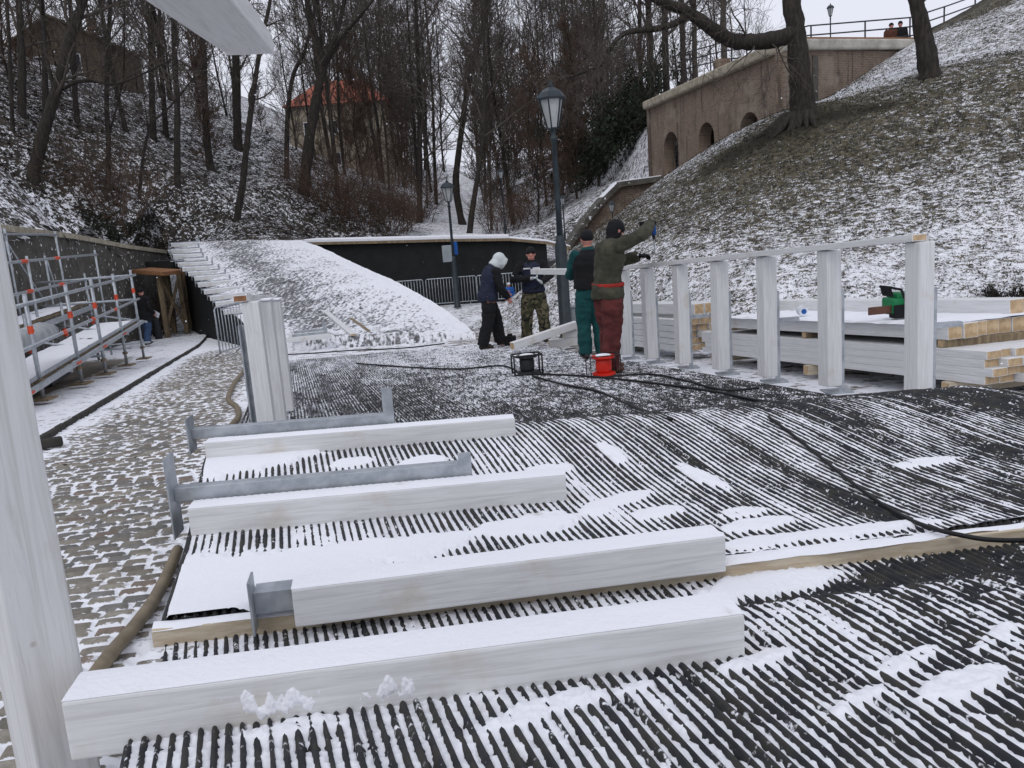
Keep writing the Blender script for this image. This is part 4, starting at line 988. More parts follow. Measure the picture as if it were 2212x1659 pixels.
# black clad platform wall behind, with a snowy roof edge
wp = [(660, 524, 33.7), (800, 521, 33.9), (960, 517, 33.9), (1100, 515, 33.6), (1180, 522, 32.8), (1232, 533, 32.0)]
o = thing('platform', 'long black sheeted platform with a snow covered roof behind the workers', 'platform', (P(950, 640, 34.5).x, 34.0, float(ground_z(34))))
pts = [P(*a) for a in wp]
q = MB()
for i in range(len(pts) - 1):
    a, b = pts[i], pts[i + 1]; zb_ = float(ground_z(a.y)) - 0.1
    if i < 4 or True: q.prism([(a.x, a.y, a.z - 0.08), (b.x, b.y, b.z - 0.08), (b.x, b.y, zb_), (a.x, a.y, zb_)], (0, 0.12, 0)) if i < 4 else None
q.build('black_sheeting', M['black'], o)
q = MB()
for i in range(len(pts) - 1):
    a, b = pts[i] + Vector((0, -0.25, 0)), pts[i + 1] + Vector((0, -0.25, 0)); q.prism([a, b, b + Vector((0, 2.6, -0.02)), a + Vector((0, 2.6, -0.02))], (0, 0, -0.09))
q.build('roof_boards', M['old_wood'], o)
q = MB()
for i in range(len(pts) - 1):
    a, b = pts[i] + Vector((0, -0.24, 0.003)), pts[i + 1] + Vector((0, -0.24, 0.003)); q.prism([a, b, b + Vector((0, 2.6, 0)), a + Vector((0, 2.6, 0))], (0, 0, 0.13 if i < 3 else 0.05))
q.build('roof_snow', M['snow'], o, bevel=0.03)
q = MB()
for u, d in ((1213, 32.2), (1226, 32.0)):
    p = P(u, 536, d); q.bar((p.x, p.y, float(ground_z(p.y))), (p.x, p.y, p.z), 0.10, 0.10, Vector((0, 1, 0)))
q.build('roof_posts', M['raw_wood'], o)
# crowd barriers in front of it
def barrier(name, c, rz, W, H, label, group, n=16):
    o = thing(name, label, 'crowd barrier', c, rz, group); Wm = world(o)
    def L(x, y, z): return Wm @ Vector((x, y, z))
    q = MB(); q.tube([L(-W / 2, 0, 0.15), L(-W / 2, 0, H - .05), L(-W / 2 + .05, 0, H), L(W / 2 - .05, 0, H), L(W / 2, 0, H - .05), L(W / 2, 0, 0.15), L(-W / 2, 0, 0.15)], 0.02, 6); q.build('frame', M['steel'], o, True)
    q = MB()
    for i in range(n):
        x = -W / 2 + W * (i + 1) / (n + 1); q.tube([L(x, 0, 0.15), L(x, 0, H)], 0.012, 5)
    q.build('bars', M['steel'], o, True)
    for sx in (-1, 1):
        q = MB(); q.tube([L(sx * W * .36, -0.28, 0.01), L(sx * W * .36, 0, 0.16), L(sx * W * .36, 0.28, 0.01)], 0.017, 5); q.build('foot', M['steel'], o, True)
    return o
for i, u in enumerate((860, 975, 1085)):
    p = P(u, 620, 33.3); p.z = float(ground_z(p.y)) - 0.02
    barrier('crowd_barrier', p, math.radians(2), 1.95, 1.12, ['steel crowd barrier before the black platform, left of the lamp post', 'steel crowd barrier before the black platform, behind the second lamp post', 'steel crowd barrier before the black platform, behind the hooded worker'][i], 'crowd barriers before the black platform')
p = P(512, 775, 19.8); p.z = float(ground_z(p.y)); o = barrier('crowd_barrier', p, math.radians(75), 1.25, 1.15, 'steel barrier standing on end against the black side of the ramp', None, 9)

# notice boxes on the second lamp post
p = P(966, 548, 32.2); o = thing('notice_box', 'pale grey notice box hanging on the far lamp post', 'notice box', p - Vector((0, 0, 0.3)))
q = MB(); q.box(p, 0.36, 0.16, 0.62); q.build('box', M['grey_box'], o, bevel=0.02)
q = MB(); q.box(p + Vector((0, -0.084, -0.02)), 0.28, 0.006, 0.45); q.build('front_panel', M['grey_box'], o)
p = P(984, 536, 32.2); q = MB(); q.box(p, 0.16, 0.04, 0.5); q.box(p + Vector((0.05, -0.03, -0.02)), 0.05, 0.02, 0.4, None, 0)
tag(q.build('blue_sign', M['blue'], loc=p - Vector((0, 0, .25)), bevel=0.01), 'narrow blue sign fixed to the far lamp post', 'sign')

# ------------------------------------------------------------------ street lamps
def lamp(bs, H, label, group='old fashioned lantern street lamps', heavy=True, k=1.0, sc=1.0):
    H = H / sc
    o = thing('street_lamp', label, 'street lamp', bs, 0, group); x, y, z = bs
    q = MB()
    if heavy:
        q.lathe([(0.145 * k, 0), (0.145 * k, 0.05), (0.115 * k, 0.08), (0.11 * k, 1.75), (0.085 * k, 1.83), (0.075 * k, 1.95)], bs, 12)
        q.lathe([(0.06 * k, 1.9), (0.052 * k, 2.6), (0.045 * k, H - 1.0), (0.065 * k, H - 0.98), (0.065 * k, H - 0.93), (0.04 * k, H - 0.90), (0.05 * k, H - 0.82), (0.075 * k, H - 0.78)], bs, 12)
    else:
        q.lathe([(0.09, 0), (0.08, 0.9), (0.05, 1.0), (0.045, H - 1.0), (0.06, H - 0.96), (0.04, H - 0.9), (0.075, H - 0.78)], bs, 8)
    q.build('post', M['lamp_metal'], o, True)
    b = Vector((x, y, z + H - 0.78)); n = 6
    q = MB(); q.lathe([(0.095, 0.02), (0.205, 0.50)], b, n, rot0=0.2); q.build('glass', M['glass'], o)
    q = MB(); ring = lambda r, zz: [b + Vector((r * math.cos(0.2 + 2 * PI * i / n), r * math.sin(0.2 + 2 * PI * i / n), zz)) for i in range(n)]
    lo, hi = ring(0.105, 0.0), ring(0.222, 0.51)
    for i in range(n):
        q.tube([lo[i], hi[i]], 0.012, 4); q.tube([lo[i], lo[(i + 1) % n]], 0.011, 4); q.tube([hi[i], hi[(i + 1) % n]], 0.014, 4)
    q.build('frame', M['lamp_metal'], o)
    q = MB(); q.lathe([(0.27, 0.50), (0.275, 0.53), (0.20, 0.63), (0.09, 0.70), (0.055, 0.71), (0.055, 0.75), (0.03, 0.76), (0.012, 0.84)], b, n, rot0=0.2); q.build('roof', M['lamp_metal'], o)
    o.scale = (sc,) * 3
    return o
b0 = P(1222, 710, 15.98); b0.z = float(ground_z(b0.y)); lamp(b0, 4.62, 'tall dark lantern lamp standing in the middle beside the workers')
b1 = P(989, 668, 32.6); b1.z = float(ground_z(b1.y)); lamp(b1, 4.75, 'lantern lamp before the black platform, above the hooded worker')
p, d = hit(1092, 508, 38); lamp(p, 3.0 if False else 4.2 * (d / 55), 'slender lantern lamp up the valley path, behind the roof', heavy=False, sc=0.6)
p = P(1222, 540, 38.0); p.z = surf_z(p.x, p.y); lamp(p, (P(1215, 421, 38.0).z - p.z), 'lantern lamp just right of the tall one, farther up the slope', heavy=False, sc=0.55)
p = P(1323, 475, 30); p.z = surf_z(p.x, p.y) ; lamp(p, (P(1320, 433, 30.0).z - p.z), 'lantern lamp peeping over the bank before the low brick wall', heavy=False, sc=0.5)
p = P(1794, 112, 50); p.z = TZ + 0.5; lamp(p, (P(1788, 13, 50).z - p.z), 'lantern lamp on top of the brick wall against the sky', heavy=False, sc=0.85)
# cabinet by the lamp
p = P(1250, 708, 16.3); p.z = float(ground_z(p.y)); q = MB(); q.box(p + Vector((0.02, 0, 0.30)), 0.34, 0.26, 0.60); o = thing('cabinet', 'grey electrical cabinet beside the tall lamp post', 'cabinet', p)
q.build('box', M['grey_box'], o, bevel=0.01); q = MB(); q.box(p + Vector((0.02, -0.133, 0.31)), 0.29, 0.008, 0.52); q.build('door', M['grey_box'], o, bevel=0.003)
q = MB(); q.box(p + Vector((0.02, 0, 0.62)), 0.38, 0.30, 0.03); q.build('lid', M['grey_box'], o, bevel=0.006)

# beams lying on the floor between the workers, and the one they carry
a = P(1108, 757, 13.9); b = P(1247, 716, 14.6); a.z = base(a.x, a.y) + 0.06; b.z = base(b.x, b.y) + 0.30
o_fb = beam('beam', a, b, 0.12, 0.12, 'white beam lying aslant on the floor before the man in camouflage', 'timber beam')
q = MB(); c = b - Vector((0.1, 0, 0)); q.box((c.x, c.y, c.z / 2 + base(c.x, c.y) / 2), 0.35, 0.3, c.z - base(c.x, c.y) - 0.004)
c2 = Vector((c.x, c.y, base(c.x, c.y)))
a2 = c2 + Vector((-0.4, 0.0, 0.0)); b2_ = c2 + Vector((0.9, 0.15, -0.01))
beam('beam', a2 + Vector((0, -0.05, 0.01)), b2_ + Vector((0, -0.05, 0.01)), 0.13, 0.13, 'white beam flat on the floor right of the camouflage man, under the slanting one', 'timber beam')
beam('beam', a2 + Vector((0.25, 0.0, 0.143)), b2_ + Vector((0.2, 0.0, 0.143)), 0.13, 0.13, 'white offcut beam stacked on the flat one behind the green overalls', 'timber beam')
cb_a = P(1158, 592, 14.55); cb_b = P(1280, 594, 12.1)
beam('beam', cb_a + (cb_b - cb_a).normalized() * -0.1, cb_b, 0.13, 0.09, 'white beam carried at chest height between two workers', 'timber beam')

# cable reels
def reel(c, m, label, frame):
    o = thing('cable_reel', label, 'cable reel', c, math.radians(8)); Wm = world(o)
    def L(x, y, z): return Wm @ Vector((x, y, z))
    q = MB(); q.lathe([(0.13, 0.02), (0.13, 0.04)], c, 20); q.build('flange', m, o); q = MB(); q.lathe([(0.13, 0.21), (0.13, 0.23)], c, 20); q.build('flange', m, o)
    q = MB(); q.lathe([(0.08, 0.04), (0.09, 0.08), (0.09, 0.16), (0.08, 0.21)], c, 18); q.build('drum', m, o, True)
    q = MB(); sx = 0.17; rr_ = 0.012 if m is not M['red_plastic'] else 0.006
    for s in (-1, 1):
        q.tube([L(s * sx, -0.1, 0.0), L(s * sx, -0.1, 0.24)], rr_, 6); q.tube([L(s * sx, 0.12, 0.0), L(s * sx, 0.12, 0.24)], rr_, 6); q.tube([L(s * sx, -0.1, 0.24), L(s * sx, 0.12, 0.24)], rr_, 6)
    for yy in (-0.1, 0.12):
        q.tube([L(-sx, yy, 0.24), L(sx, yy, 0.24)], rr_, 6); q.tube([L(-sx, yy, 0.015), L(sx, yy, 0.015)], rr_, 6)
    q.build('frame', frame, o, True)
    q = MB(); q.ball((c[0], c[1], c[2] + 0.235), 0.09, 0.09, 0.015); q.build('snow_cap', M['snow'], o, True)
    return o
p = G(1140, 808, 0.02); reel(p, M['dark_metal'], 'black cable reel in a square frame on the mat', M['dark_metal'])
p = G(1305, 812, 0.02); reel(p, M['red_plastic'], 'bright red cable reel standing at the worker\'s feet', M['dark_metal'])
p = G(1103, 748, 0.0); q = MB(); q.box(p + Vector((0, 0, 0.10)), 0.22, 0.16, 0.18); q.box(p + Vector((0, 0, 0.21)), 0.10, 0.03, 0.05)
tag(q.build('tool_case', M['black_cloth'], loc=p, bevel=0.015), 'small black tool case beside the hooded worker\'s boots', 'tool case')
def cable(name, pts, r, m, label, cat='cable', n=7, wob=0.0, sub=10, lift=0.0):
    q = [Vector(p) for p in pts]; out = []
    for i in range(len(q) - 1):
        p0, p1, p2, p3 = q[max(i - 1, 0)], q[i], q[i + 1], q[min(i + 2, len(q) - 1)]
        for k in range(sub):
            t = k / sub
            out.append(0.5 * ((2 * p1) + (p2 - p0) * t + (2 * p0 - 5 * p1 + 4 * p2 - p3) * t * t + (3 * p1 - p0 - 3 * p2 + p3) * t ** 3))
    out.append(q[-1])
    mb = MB(); mb.tube(out, r, n)
    return tag(mb.build(name, m, loc=q[0], smooth_=True), label, cat)
def on_mat(u, v, up=0.03):
    p = G(u, v, 0.1)
    for _ in range(8):
        s, t = st_of(p); dz = float(mat_dz(np.array(s), np.array(t))) if t < TR else 0.0; p = G(u, v, dz + up)
    return p
cable('cable', [on_mat(*q) for q in [(1660, 900), (1720, 945), (1800, 1010), (1880, 1072), (1950, 1115), (2010, 1140)]] + [on_mat(2075, 1156, 0.09), P(2140, 1166, 3.02), P(2230, 1166, 2.9), P(2330, 1150, 2.75)], 0.009, M['cable'], 'black cable curling over the second hump to the right edge')
cable('cable', [on_mat(*q) for q in [(770, 785), (880, 793), (990, 797), (1080, 790), (1115, 800)]], 0.012, M['cable'], 'black cable running left from the black reel across the mat')
cable('cable', [on_mat(*q) for q in [(1150, 812), (1215, 830), (1290, 845), (1370, 880), (1450, 905)]], 0.012, M['cable'], 'black cable running from the black reel towards the second hump')
cable('cable', [on_mat(*q) for q in [(1150, 808), (1260, 812), (1390, 825), (1540, 845), (1660, 868), (1760, 862)]], 0.012, M['cable'], 'black cable looping between the reels and the fence')
cable('cable', [on_mat(*q) for q in [(560, 768), (660, 764), (760, 757), (870, 752), (960, 742)]], 0.014, M['cable'], 'black cable lying along the foot of the big snow ramp')
cable('cable', [on_mat(*q) for q in [(1305, 815), (1400, 808), (1480, 822), (1560, 842), (1640, 838)]], 0.011, M['cable'], 'black cable winding from the red reel past the fence posts')
cable('hose', [G(u, v, 0.03) for u, v in [(384, 1188), (362, 1240), (330, 1300), (285, 1360), (240, 1412), (190, 1480), (120, 1580)]], 0.024, M['hose'], 'tan hose lying on the cobbles beside the mat edge', 'hose', 10)
cable('hose', [G(u, v, 0.03) for u, v in [(528, 800), (508, 825), (496, 850), (494, 865), (512, 880), (515, 900), (500, 920)]], 0.030, M['hose'], 'kinked hose on the cobbles farther back beside the mat', 'hose', 8)

# ------------------------------------------------------------------ scaffold stand
SB = ST(12.0, -3.1); SB.z = float(ground_z(SB.y)) + 0.1
so_ = thing('scaffold_stand', 'tubular steel scaffold stand with snowy seat planks and orange clamps', 'scaffold stand', SB)
def SP3(s, t, z): return Vector((-0.25 * s + 0.968 * t, 0.968 * s + 0.25 * t, z))
def gz(s, t): return float(ground_z(0.968 * s + 0.25 * t)) + 0.10
FS = [11.85, 14.05, 15.9, 18.0, 20.15]
ZD, ZC, ZB = -1.60, -1.10, -0.58
for i, s in enumerate([9.8] + FS):
    t = -3.1 - 0.004 * (s - 12); q = MB(); q.tube([SP3(s, t, gz(s, t) + 0.02), SP3(s, t, ZB + 0.12)], 0.029, 8); q.build('upright', M['steel'], so_, True)
    q = MB(); c = SP3(s, t, gz(s, t) + 0.012); q.box(c, 0.26, 0.26, 0.024); q.tube([c, c + Vector((0, 0, 0.28))], 0.020, 8); q.lathe([(0.05, 0.22), (0.05, 0.26)], c, 8); q.build('base_plate', M['old_wood'], so_)
    q = MB(); q.tube([SP3(s, t, ZC + 0.14), SP3(s, t, ZC + 0.24)], 0.036, 8); q.tube([SP3(s, t, ZC + 0.17), SP3(s + 0.12, t, ZC + 0.17)], 0.018, 6); q.build('clamp', M['orange'], so_)
def rail(s0, s1, t, z, r=0.026, z1=None, t1=None, nm='rail'):
    q = MB(); q.tube([SP3(s0, t, z), SP3(s1, t if t1 is None else t1, z if z1 is None else z1)], r, 8); q.build(nm, M['steel'], so_, True)
for z in (ZB, ZC): rail(8.0, 20.25, -3.06, z)
q = MB(); q.bar(SP3(8.0, -3.05, ZD), SP3(20.2, -3.05, ZD), 0.05, 0.07); q.bar(SP3(8.0, -3.12, ZD + 0.085), SP3(20.2, -3.12, ZD + 0.085), 0.03, 0.05); q.build('seat_beam', M['steel'], so_, bevel=0.006)
def plank(s0, s1, t0, t1, z, seed, nm='seat_plank'):
    q = MB(); q.bar(SP3(s0, (t0 + t1) / 2, z), SP3(s1, (t0 + t1) / 2, z), abs(t1 - t0), 0.05); o = q.build(nm, M['old_wood'], so_, bevel=0.006)
    S, D = np.meshgrid(np.linspace(s0, s1, 260), np.linspace(t0 + 0.0, t1, 16), indexing='ij'); f = fbm(S * 2.5, D * 6, 4, seed)
    x = -0.25 * S + 0.968 * D; y = 0.968 * S + 0.25 * D
    s = grid_mesh('snow', x, y, z + 0.043 + 0.03 * f + 0 * S, M['snow'], keep=(f > -0.26)); s.parent = o; s.matrix_basis = world(o).inverted()
plank(8.0, 20.0, -3.16, -3.92, ZD + 0.02, 3)
plank(8.0, 21.4, -4.30, -4.95, -1.16, 5)
RS = [11.0, 13.6, 16.0, 18.6, 21.2]
for s in RS:
    q = MB(); q.tube([SP3(s, -4.25, gz(s, -4.25)), SP3(s, -4.25, -0.95)], 0.026, 8); q.build('upright', M['steel'], so_, True)
    q = MB(); q.tube([SP3(s, -5.0, gz(s, -5.0)), SP3(s, -5.0, 0.55 if s < 20.5 else -0.02)], 0.026, 8); q.build('upright', M['steel'], so_, True)
    q = MB(); q.tube([SP3(s, -4.25, -1.62), SP3(s, -4.25, -1.46)], 0.045, 8); q.build('clamp', M['orange'], so_)
    rail(s, s, -3.1, ZD - 0.1, 0.024, -1.24, -5.0, 'cross_tube'); 
    rail(s, s, -3.1, gz(s, -3.1) + 0.32, 0.022, gz(s, -5) + 0.35, -5.0, 'cross_tube')
q = MB(); q.bar(SP3(8.0, -4.22, -1.25), SP3(21.4, -4.22, -1.25), 0.05, 0.10); q.build('seat_beam', M['steel'], so_, bevel=0.006)
rail(8.0, 22.3, -4.4, -0.63); rail(8.0, 23.7, -4.4, -0.09); rail(8.0, 22.7, -5.0, 0.44); rail(22.3, 20.15, -4.4, -0.63, 0.024, ZB, -3.1)
for s, t, zt_ in ((22.5, -5.0, 0.52), (23.5, -4.4, 0.02), (21.9, -4.4, -0.5), (14.6, -4.4, 0.0), (17.4, -4.4, 0.0)):
    q = MB(); q.tube([SP3(s, t, gz(s, t)), SP3(s, t, zt_)], 0.026, 8); q.build('upright', M['steel'], so_, True)
rail(17.5, 18.8, -5.05, -1.4, 0.024, 0.42, None, 'brace'); rail(18.6, 21.2, -5.05, 0.4, 0.020, -1.3, None, 'brace'); rail(21.3, 22.0, -5.0, -0.1, 0.022, -1.4, None, 'brace')
rail(20.15, 20.15, -3.1, ZC, 0.024, ZC + 0.02, -5.0, 'cross_tube'); rail(20.15, 20.15, -3.1, ZB, 0.024, ZB, -5.0, 'cross_tube')
for s in (12.9, 17.0, 19.4):
    for t, z in ((-4.4, -0.09), (-4.4, -0.63)):
        q = MB(); q.tube([SP3(s, t, z), SP3(s + 0.35, t, z)], 0.036, 7); q.build('clamp', M['orange'], so_)
for s in (10.6, 13.2, 15.2, 17.2):
    q = MB(); q.tube([SP3(s, -3.05, ZC), SP3(s + 0.15, -3.05, ZC)], 0.030, 7); q.build('clamp', M['orange'], so_)
    q = MB(); q.box(SP3(s + 0.5, -3.015, ZD), 0.006, 0.30, 0.03, Matrix.Rotation(0.253, 3, 'Z')); q.build('clamp', M['orange'], so_)
# rolled sheet lying on the stand
pts = [SP3(s, -3.35, ZC + 0.02 - 0.0 * k) for k, s in enumerate((11.3, 11.8, 12.6, 13.4, 13.9))]
q = MB(); q.tube([p + Vector((0, 0, 0.0 if 0 < i < 4 else -0.02)) for i, p in enumerate(pts)], [0.09, 0.15, 0.165, 0.15, 0.10], 14); c0 = pts[0]
for i, v in enumerate(q.v):
    k = 0.018 * math.sin(v[1] * 31 + v[2] * 9); q.v[i] = (v[0] + k, v[1], v[2] + k)
M['sheet'] = mk('grey_plastic_sheet', (0.44, 0.46, 0.47), (0.30, 0.32, 0.33), 0.5, 5, bump=0.5, bdist=0.03)
tag(q.build('rolled_sheet', M['sheet'], loc=c0, smooth_=True), 'grey rolled sheet tied to the rail of the scaffold stand', 'rolled sheet')
# dark boxes stored below the seats
for i, (s, t, L_) in enumerate([(13.4, -3.75, 0.9), (15.2, -3.9, 1.2), (11.6, -4.0, 1.3)]):
    c = SP3(s, t, gz(s, t) + 0.13); q = MB(); q.box(c, 0.5, L_, 0.25, Matrix.Rotation(0.25, 3, 'Z')); q.box(c + Vector((0, 0, 0.14)), 0.54, L_ + 0.04, 0.03, Matrix.Rotation(0.25, 3, 'Z'))
    tag(q.build('crate', M['dark_metal'], loc=c - Vector((0, 0, 0.13)), bevel=0.01), ['dark crate under the seat planks by the second base plate', 'dark long crate under the seat planks by the third base plate', 'dark crate under the seat planks nearest the viewer'][i], 'crate')

# ------------------------------------------------------------------ stone retaining wall on the left
nS = 140; k = np.linspace(0, 1, nS); ly = np.linspace(WALL[0][1], WALL[-1][1], nS)
lx = np.interp(ly, [q[1] for q in WALL], [q[0] for q in WALL]); lz = np.interp(ly, [q[1] for q in WALL], WTOP)
kk = np.ones(9) / 9; lx[4:-4] = np.convolve(lx, kk, 'valid'); lz[4:-4] = np.convolve(lz, kk, 'valid')
wo = thing('retaining_wall', 'dark rubble retaining wall with a pale coping at the foot of the wooded slope', 'wall', (float(lx[60]), float(ly[60]), float(ground_z(ly[60]))))
h = np.linspace(0, 1, 26)[:, None]; bot = ground_z(ly) - 0.15
Zw = bot[None, :] * (1 - h) + (lz - 0.14)[None, :] * h; Yw = np.repeat(ly[None, :], 26, 0); Xw = np.repeat(lx[None, :], 26, 0) + 0.06 * fbm(Yw * 2.6, Zw * 3.4, 3, 91)
o = grid_mesh('wall', Xw, Yw, Zw, M['rubble']); o.parent = wo; o.matrix_basis = world(wo).inverted()
q = MB()
for i in range(0, nS - 2, 2):
    a = Vector((lx[i] - 0.17, ly[i], lz[i] - 0.07)); b = Vector((lx[min(i + 2, nS - 1)] - 0.17, ly[min(i + 2, nS - 1)], lz[min(i + 2, nS - 1)] - 0.07)); q.bar(a, b, 0.46, 0.14)
q.build('coping', M['concrete'], wo)

# ------------------------------------------------------------------ brick wall with niches
def flat_wall(name, outline, holes, origin, ax, depth, mats, parent):
    cu = bpy.data.curves.new(name, 'CURVE'); cu.dimensions = '2D'; cu.fill_mode = 'BOTH'; cu.extrude = depth / 2
    for poly in [outline] + holes:
        s = cu.splines.new('POLY'); s.points.add(len(poly) - 1); s.use_cyclic_u = True
        for i, (a, b) in enumerate(poly): s.points[i].co = (a, b, 0, 1)
    co = bpy.data.objects.new('tmp', cu); COL.objects.link(co); me = evaluated(co, name); bpy.data.objects.remove(co)
    me.materials.clear(); o = link(name, me, parent, mats)
    x = Vector(ax).normalized(); y = Vector((0, 0, 1)); z = x.cross(y)
    m = Matrix((x, y, z)).transposed().to_4x4(); m.translation = Vector(origin) - z * (depth / 2) * 0
    o.matrix_basis = world(parent).inverted() @ m if parent else m
    return o
A3 = Vector((AW.x, AW.y, 0)); B3_ = Vector((BW.x, BW.y, 0)); C3 = Vector((CW.x, CW.y, 0))
bw = thing('brick_wall', 'old brick fortress wall with three arched niches and pale coping above the bank', 'wall', (AW.x, AW.y, -0.5))
def on_wall(u, v, A, B):
    q = ray(u, v); n = Vector((-(B - A).y, (B - A).x, 0)); d = n.dot(A) / n.dot(q); p = q * d
    return ((p - A).dot((B - A).normalized()), p.z)
zt = on_wall(1417, 232, A3, B3_)[1]; zt2 = on_wall(1680, 118, A3, B3_)[1]
Lw = (B3_ - A3).length
def arch(u0, u1, vt, vb):
    a0, zb_ = on_wall(u0, vb, A3, B3_); a1, _ = on_wall(u1, vb, A3, B3_); _, zt_ = on_wall((u0 + u1) / 2, vt, A3, B3_)
    r = (a1 - a0) / 2; out = [(a0, zb_ - 0.3), (a1, zb_ - 0.3)]
    for k in range(11):
        th = PI * k / 10; out.append(((a0 + a1) / 2 + r * math.cos(th), zt_ - r + r * math.sin(th)))
    return out
flat_wall('brick_face', [(0, -2.5), (Lw, -2.5), (Lw, zt2), (0, zt)], [arch(1448, 1479, 283, 372), arch(1523, 1557, 263, 330), arch(1612, 1654, 241, 290)], A3, B3_ - A3, 0.5, [M['brick']], bw)
q = MB(); nn = Vector((-(B3_ - A3).y, (B3_ - A3).x, 0)).normalized()
nn = nn if nn.y > 0 else -nn
q.prism([A3 + nn * 1.1 + Vector((0, 0, -2.4)), B3_ + nn * 1.1 + Vector((0, 0, -2.4)), B3_ + nn * 1.1 + Vector((0, 0, zt2 - 0.1)), A3 + nn * 1.1 + Vector((0, 0, zt - 0.1))], nn * 0.2); q.build('niche_back', M['rubble'], bw)  # dark stone tone paints in the shade on the brick inside the niches
q = MB(); q.bar(A3 + Vector((0, 0, zt + 0.12)) - (B3_ - A3).normalized() * 0.25, B3_ + Vector((0, 0, zt2 + 0.12)), 1.0, 0.34); q.build('coping', M['concrete'], bw, bevel=0.08)
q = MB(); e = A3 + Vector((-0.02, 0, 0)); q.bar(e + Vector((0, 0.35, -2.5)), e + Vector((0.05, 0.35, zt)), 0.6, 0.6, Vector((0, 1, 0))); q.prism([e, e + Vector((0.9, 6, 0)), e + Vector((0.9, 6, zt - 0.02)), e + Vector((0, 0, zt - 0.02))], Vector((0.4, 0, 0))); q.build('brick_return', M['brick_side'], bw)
# second face, to the right of the big tree
z2 = P(1765, 128, 28.9).z; Lc = (C3 - B3_).length
fw = flat_wall('brick_face', [(0, -2.5), (Lc + 2, -2.5), (Lc + 2, z2 + 0.25), (0, z2)], [], B3_, C3 - B3_, 0.5, [M['brick']], bw)
q = MB(); dz_ = P(1765, 106, 28.9).z - z2
q.bar(B3_ + Vector((0, 0, z2 + dz_ / 2)) , C3 + (C3 - B3_).normalized() * 2 + Vector((0, 0, z2 + dz_ / 2 + 0.3)), 0.85, dz_); q.build('coping', M['white_stone'], bw, bevel=0.06)
q = MB(); q.bar(B3_ + Vector((0, 0.1, z2 + dz_ + 0.05)), C3 + (C3 - B3_).normalized() * 2 + Vector((0, 0.1, z2 + dz_ + 0.35)), 0.45, 0.10); q.box(B3_ + Vector((0.2, 0.2, z2 + dz_ + 0.14)), 0.5, 0.4, 0.28); q.build('brick_parapet', M['brown_wood'], bw)
q = MB(); pc = A3 + (B3_ - A3) * 0.56 + Vector((0.3, 0.5, zt + 0.3)); q.box(pc + Vector((0, 0, 0.35)), 0.5, 0.5, 0.7); q.build('chimney', M['brick'], bw)
# railing on top
ro2 = thing('railing', 'thin dark railing along the top of the brick wall and ridge', 'railing', (13, 32, 5.2))
RL = [(1452, 122, 38.5), (1560, 92, 34.5), (1680, 76, 31.5), (1745, 56, 31.0), (1868, 46, 31.2), (1966, 38, 32.0), (2008, 25, 32.5), (2048, 12, 33.2), (2110, -10, 34)]
for k in range(3):
    q = MB(); q.tube([P(*a) + Vector((0, 0, -0.33 * k)) for a in RL], 0.028, 5); q.build('rail', M['dark_metal'], ro2, True)
for u, v, d in [(1490, 111, 37.2), (1534, 99, 35.5), (1580, 90, 34), (1640, 81, 32.4), (1752, 55, 31), (1869, 46, 31.2), (2040, 15, 33.1), (1966, 38, 32.0), (2107, -8, 34)]:
    p = P(u, v, d); q = MB(); q.tube([p + Vector((0, 0, -1.25)), p], 0.032, 5); q.build('post', M['dark_metal'], ro2, True)
# low ramped brick wall left of it
lw = thing('brick_wall', 'low brick retaining wall with a sloping snowy top below the niches', 'wall', P(1300, 540, 33.5))
pl = [(1226, 535), (1262, 482), (1300, 436), (1334, 402), (1428, 389)]
tp = [P(u, v, 33.5) for u, v in pl]
q = MB()
for a, b in zip(tp[:-1], tp[1:]): q.prism([a, b, Vector((b.x, b.y, -2.8)), Vector((a.x, a.y, -2.8))], (0, 0.5, 0))
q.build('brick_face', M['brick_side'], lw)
q = MB()
for a, b in zip(tp[:-1], tp[1:]): q.bar(a + Vector((0, 0.2, 0.05)), b + Vector((0, 0.2, 0.05)), 0.75, 0.20, ov=0.05)
q.build('coping', M['rubble'], lw)
q = MB()
for a, b in zip(tp[2:-1], tp[3:]): q.bar(a + Vector((0, 0.25, 0.16)), b + Vector((0, 0.25, 0.16)), 0.7, 0.05)
q.build('snow_cap', M['snow'], lw, bevel=0.02)

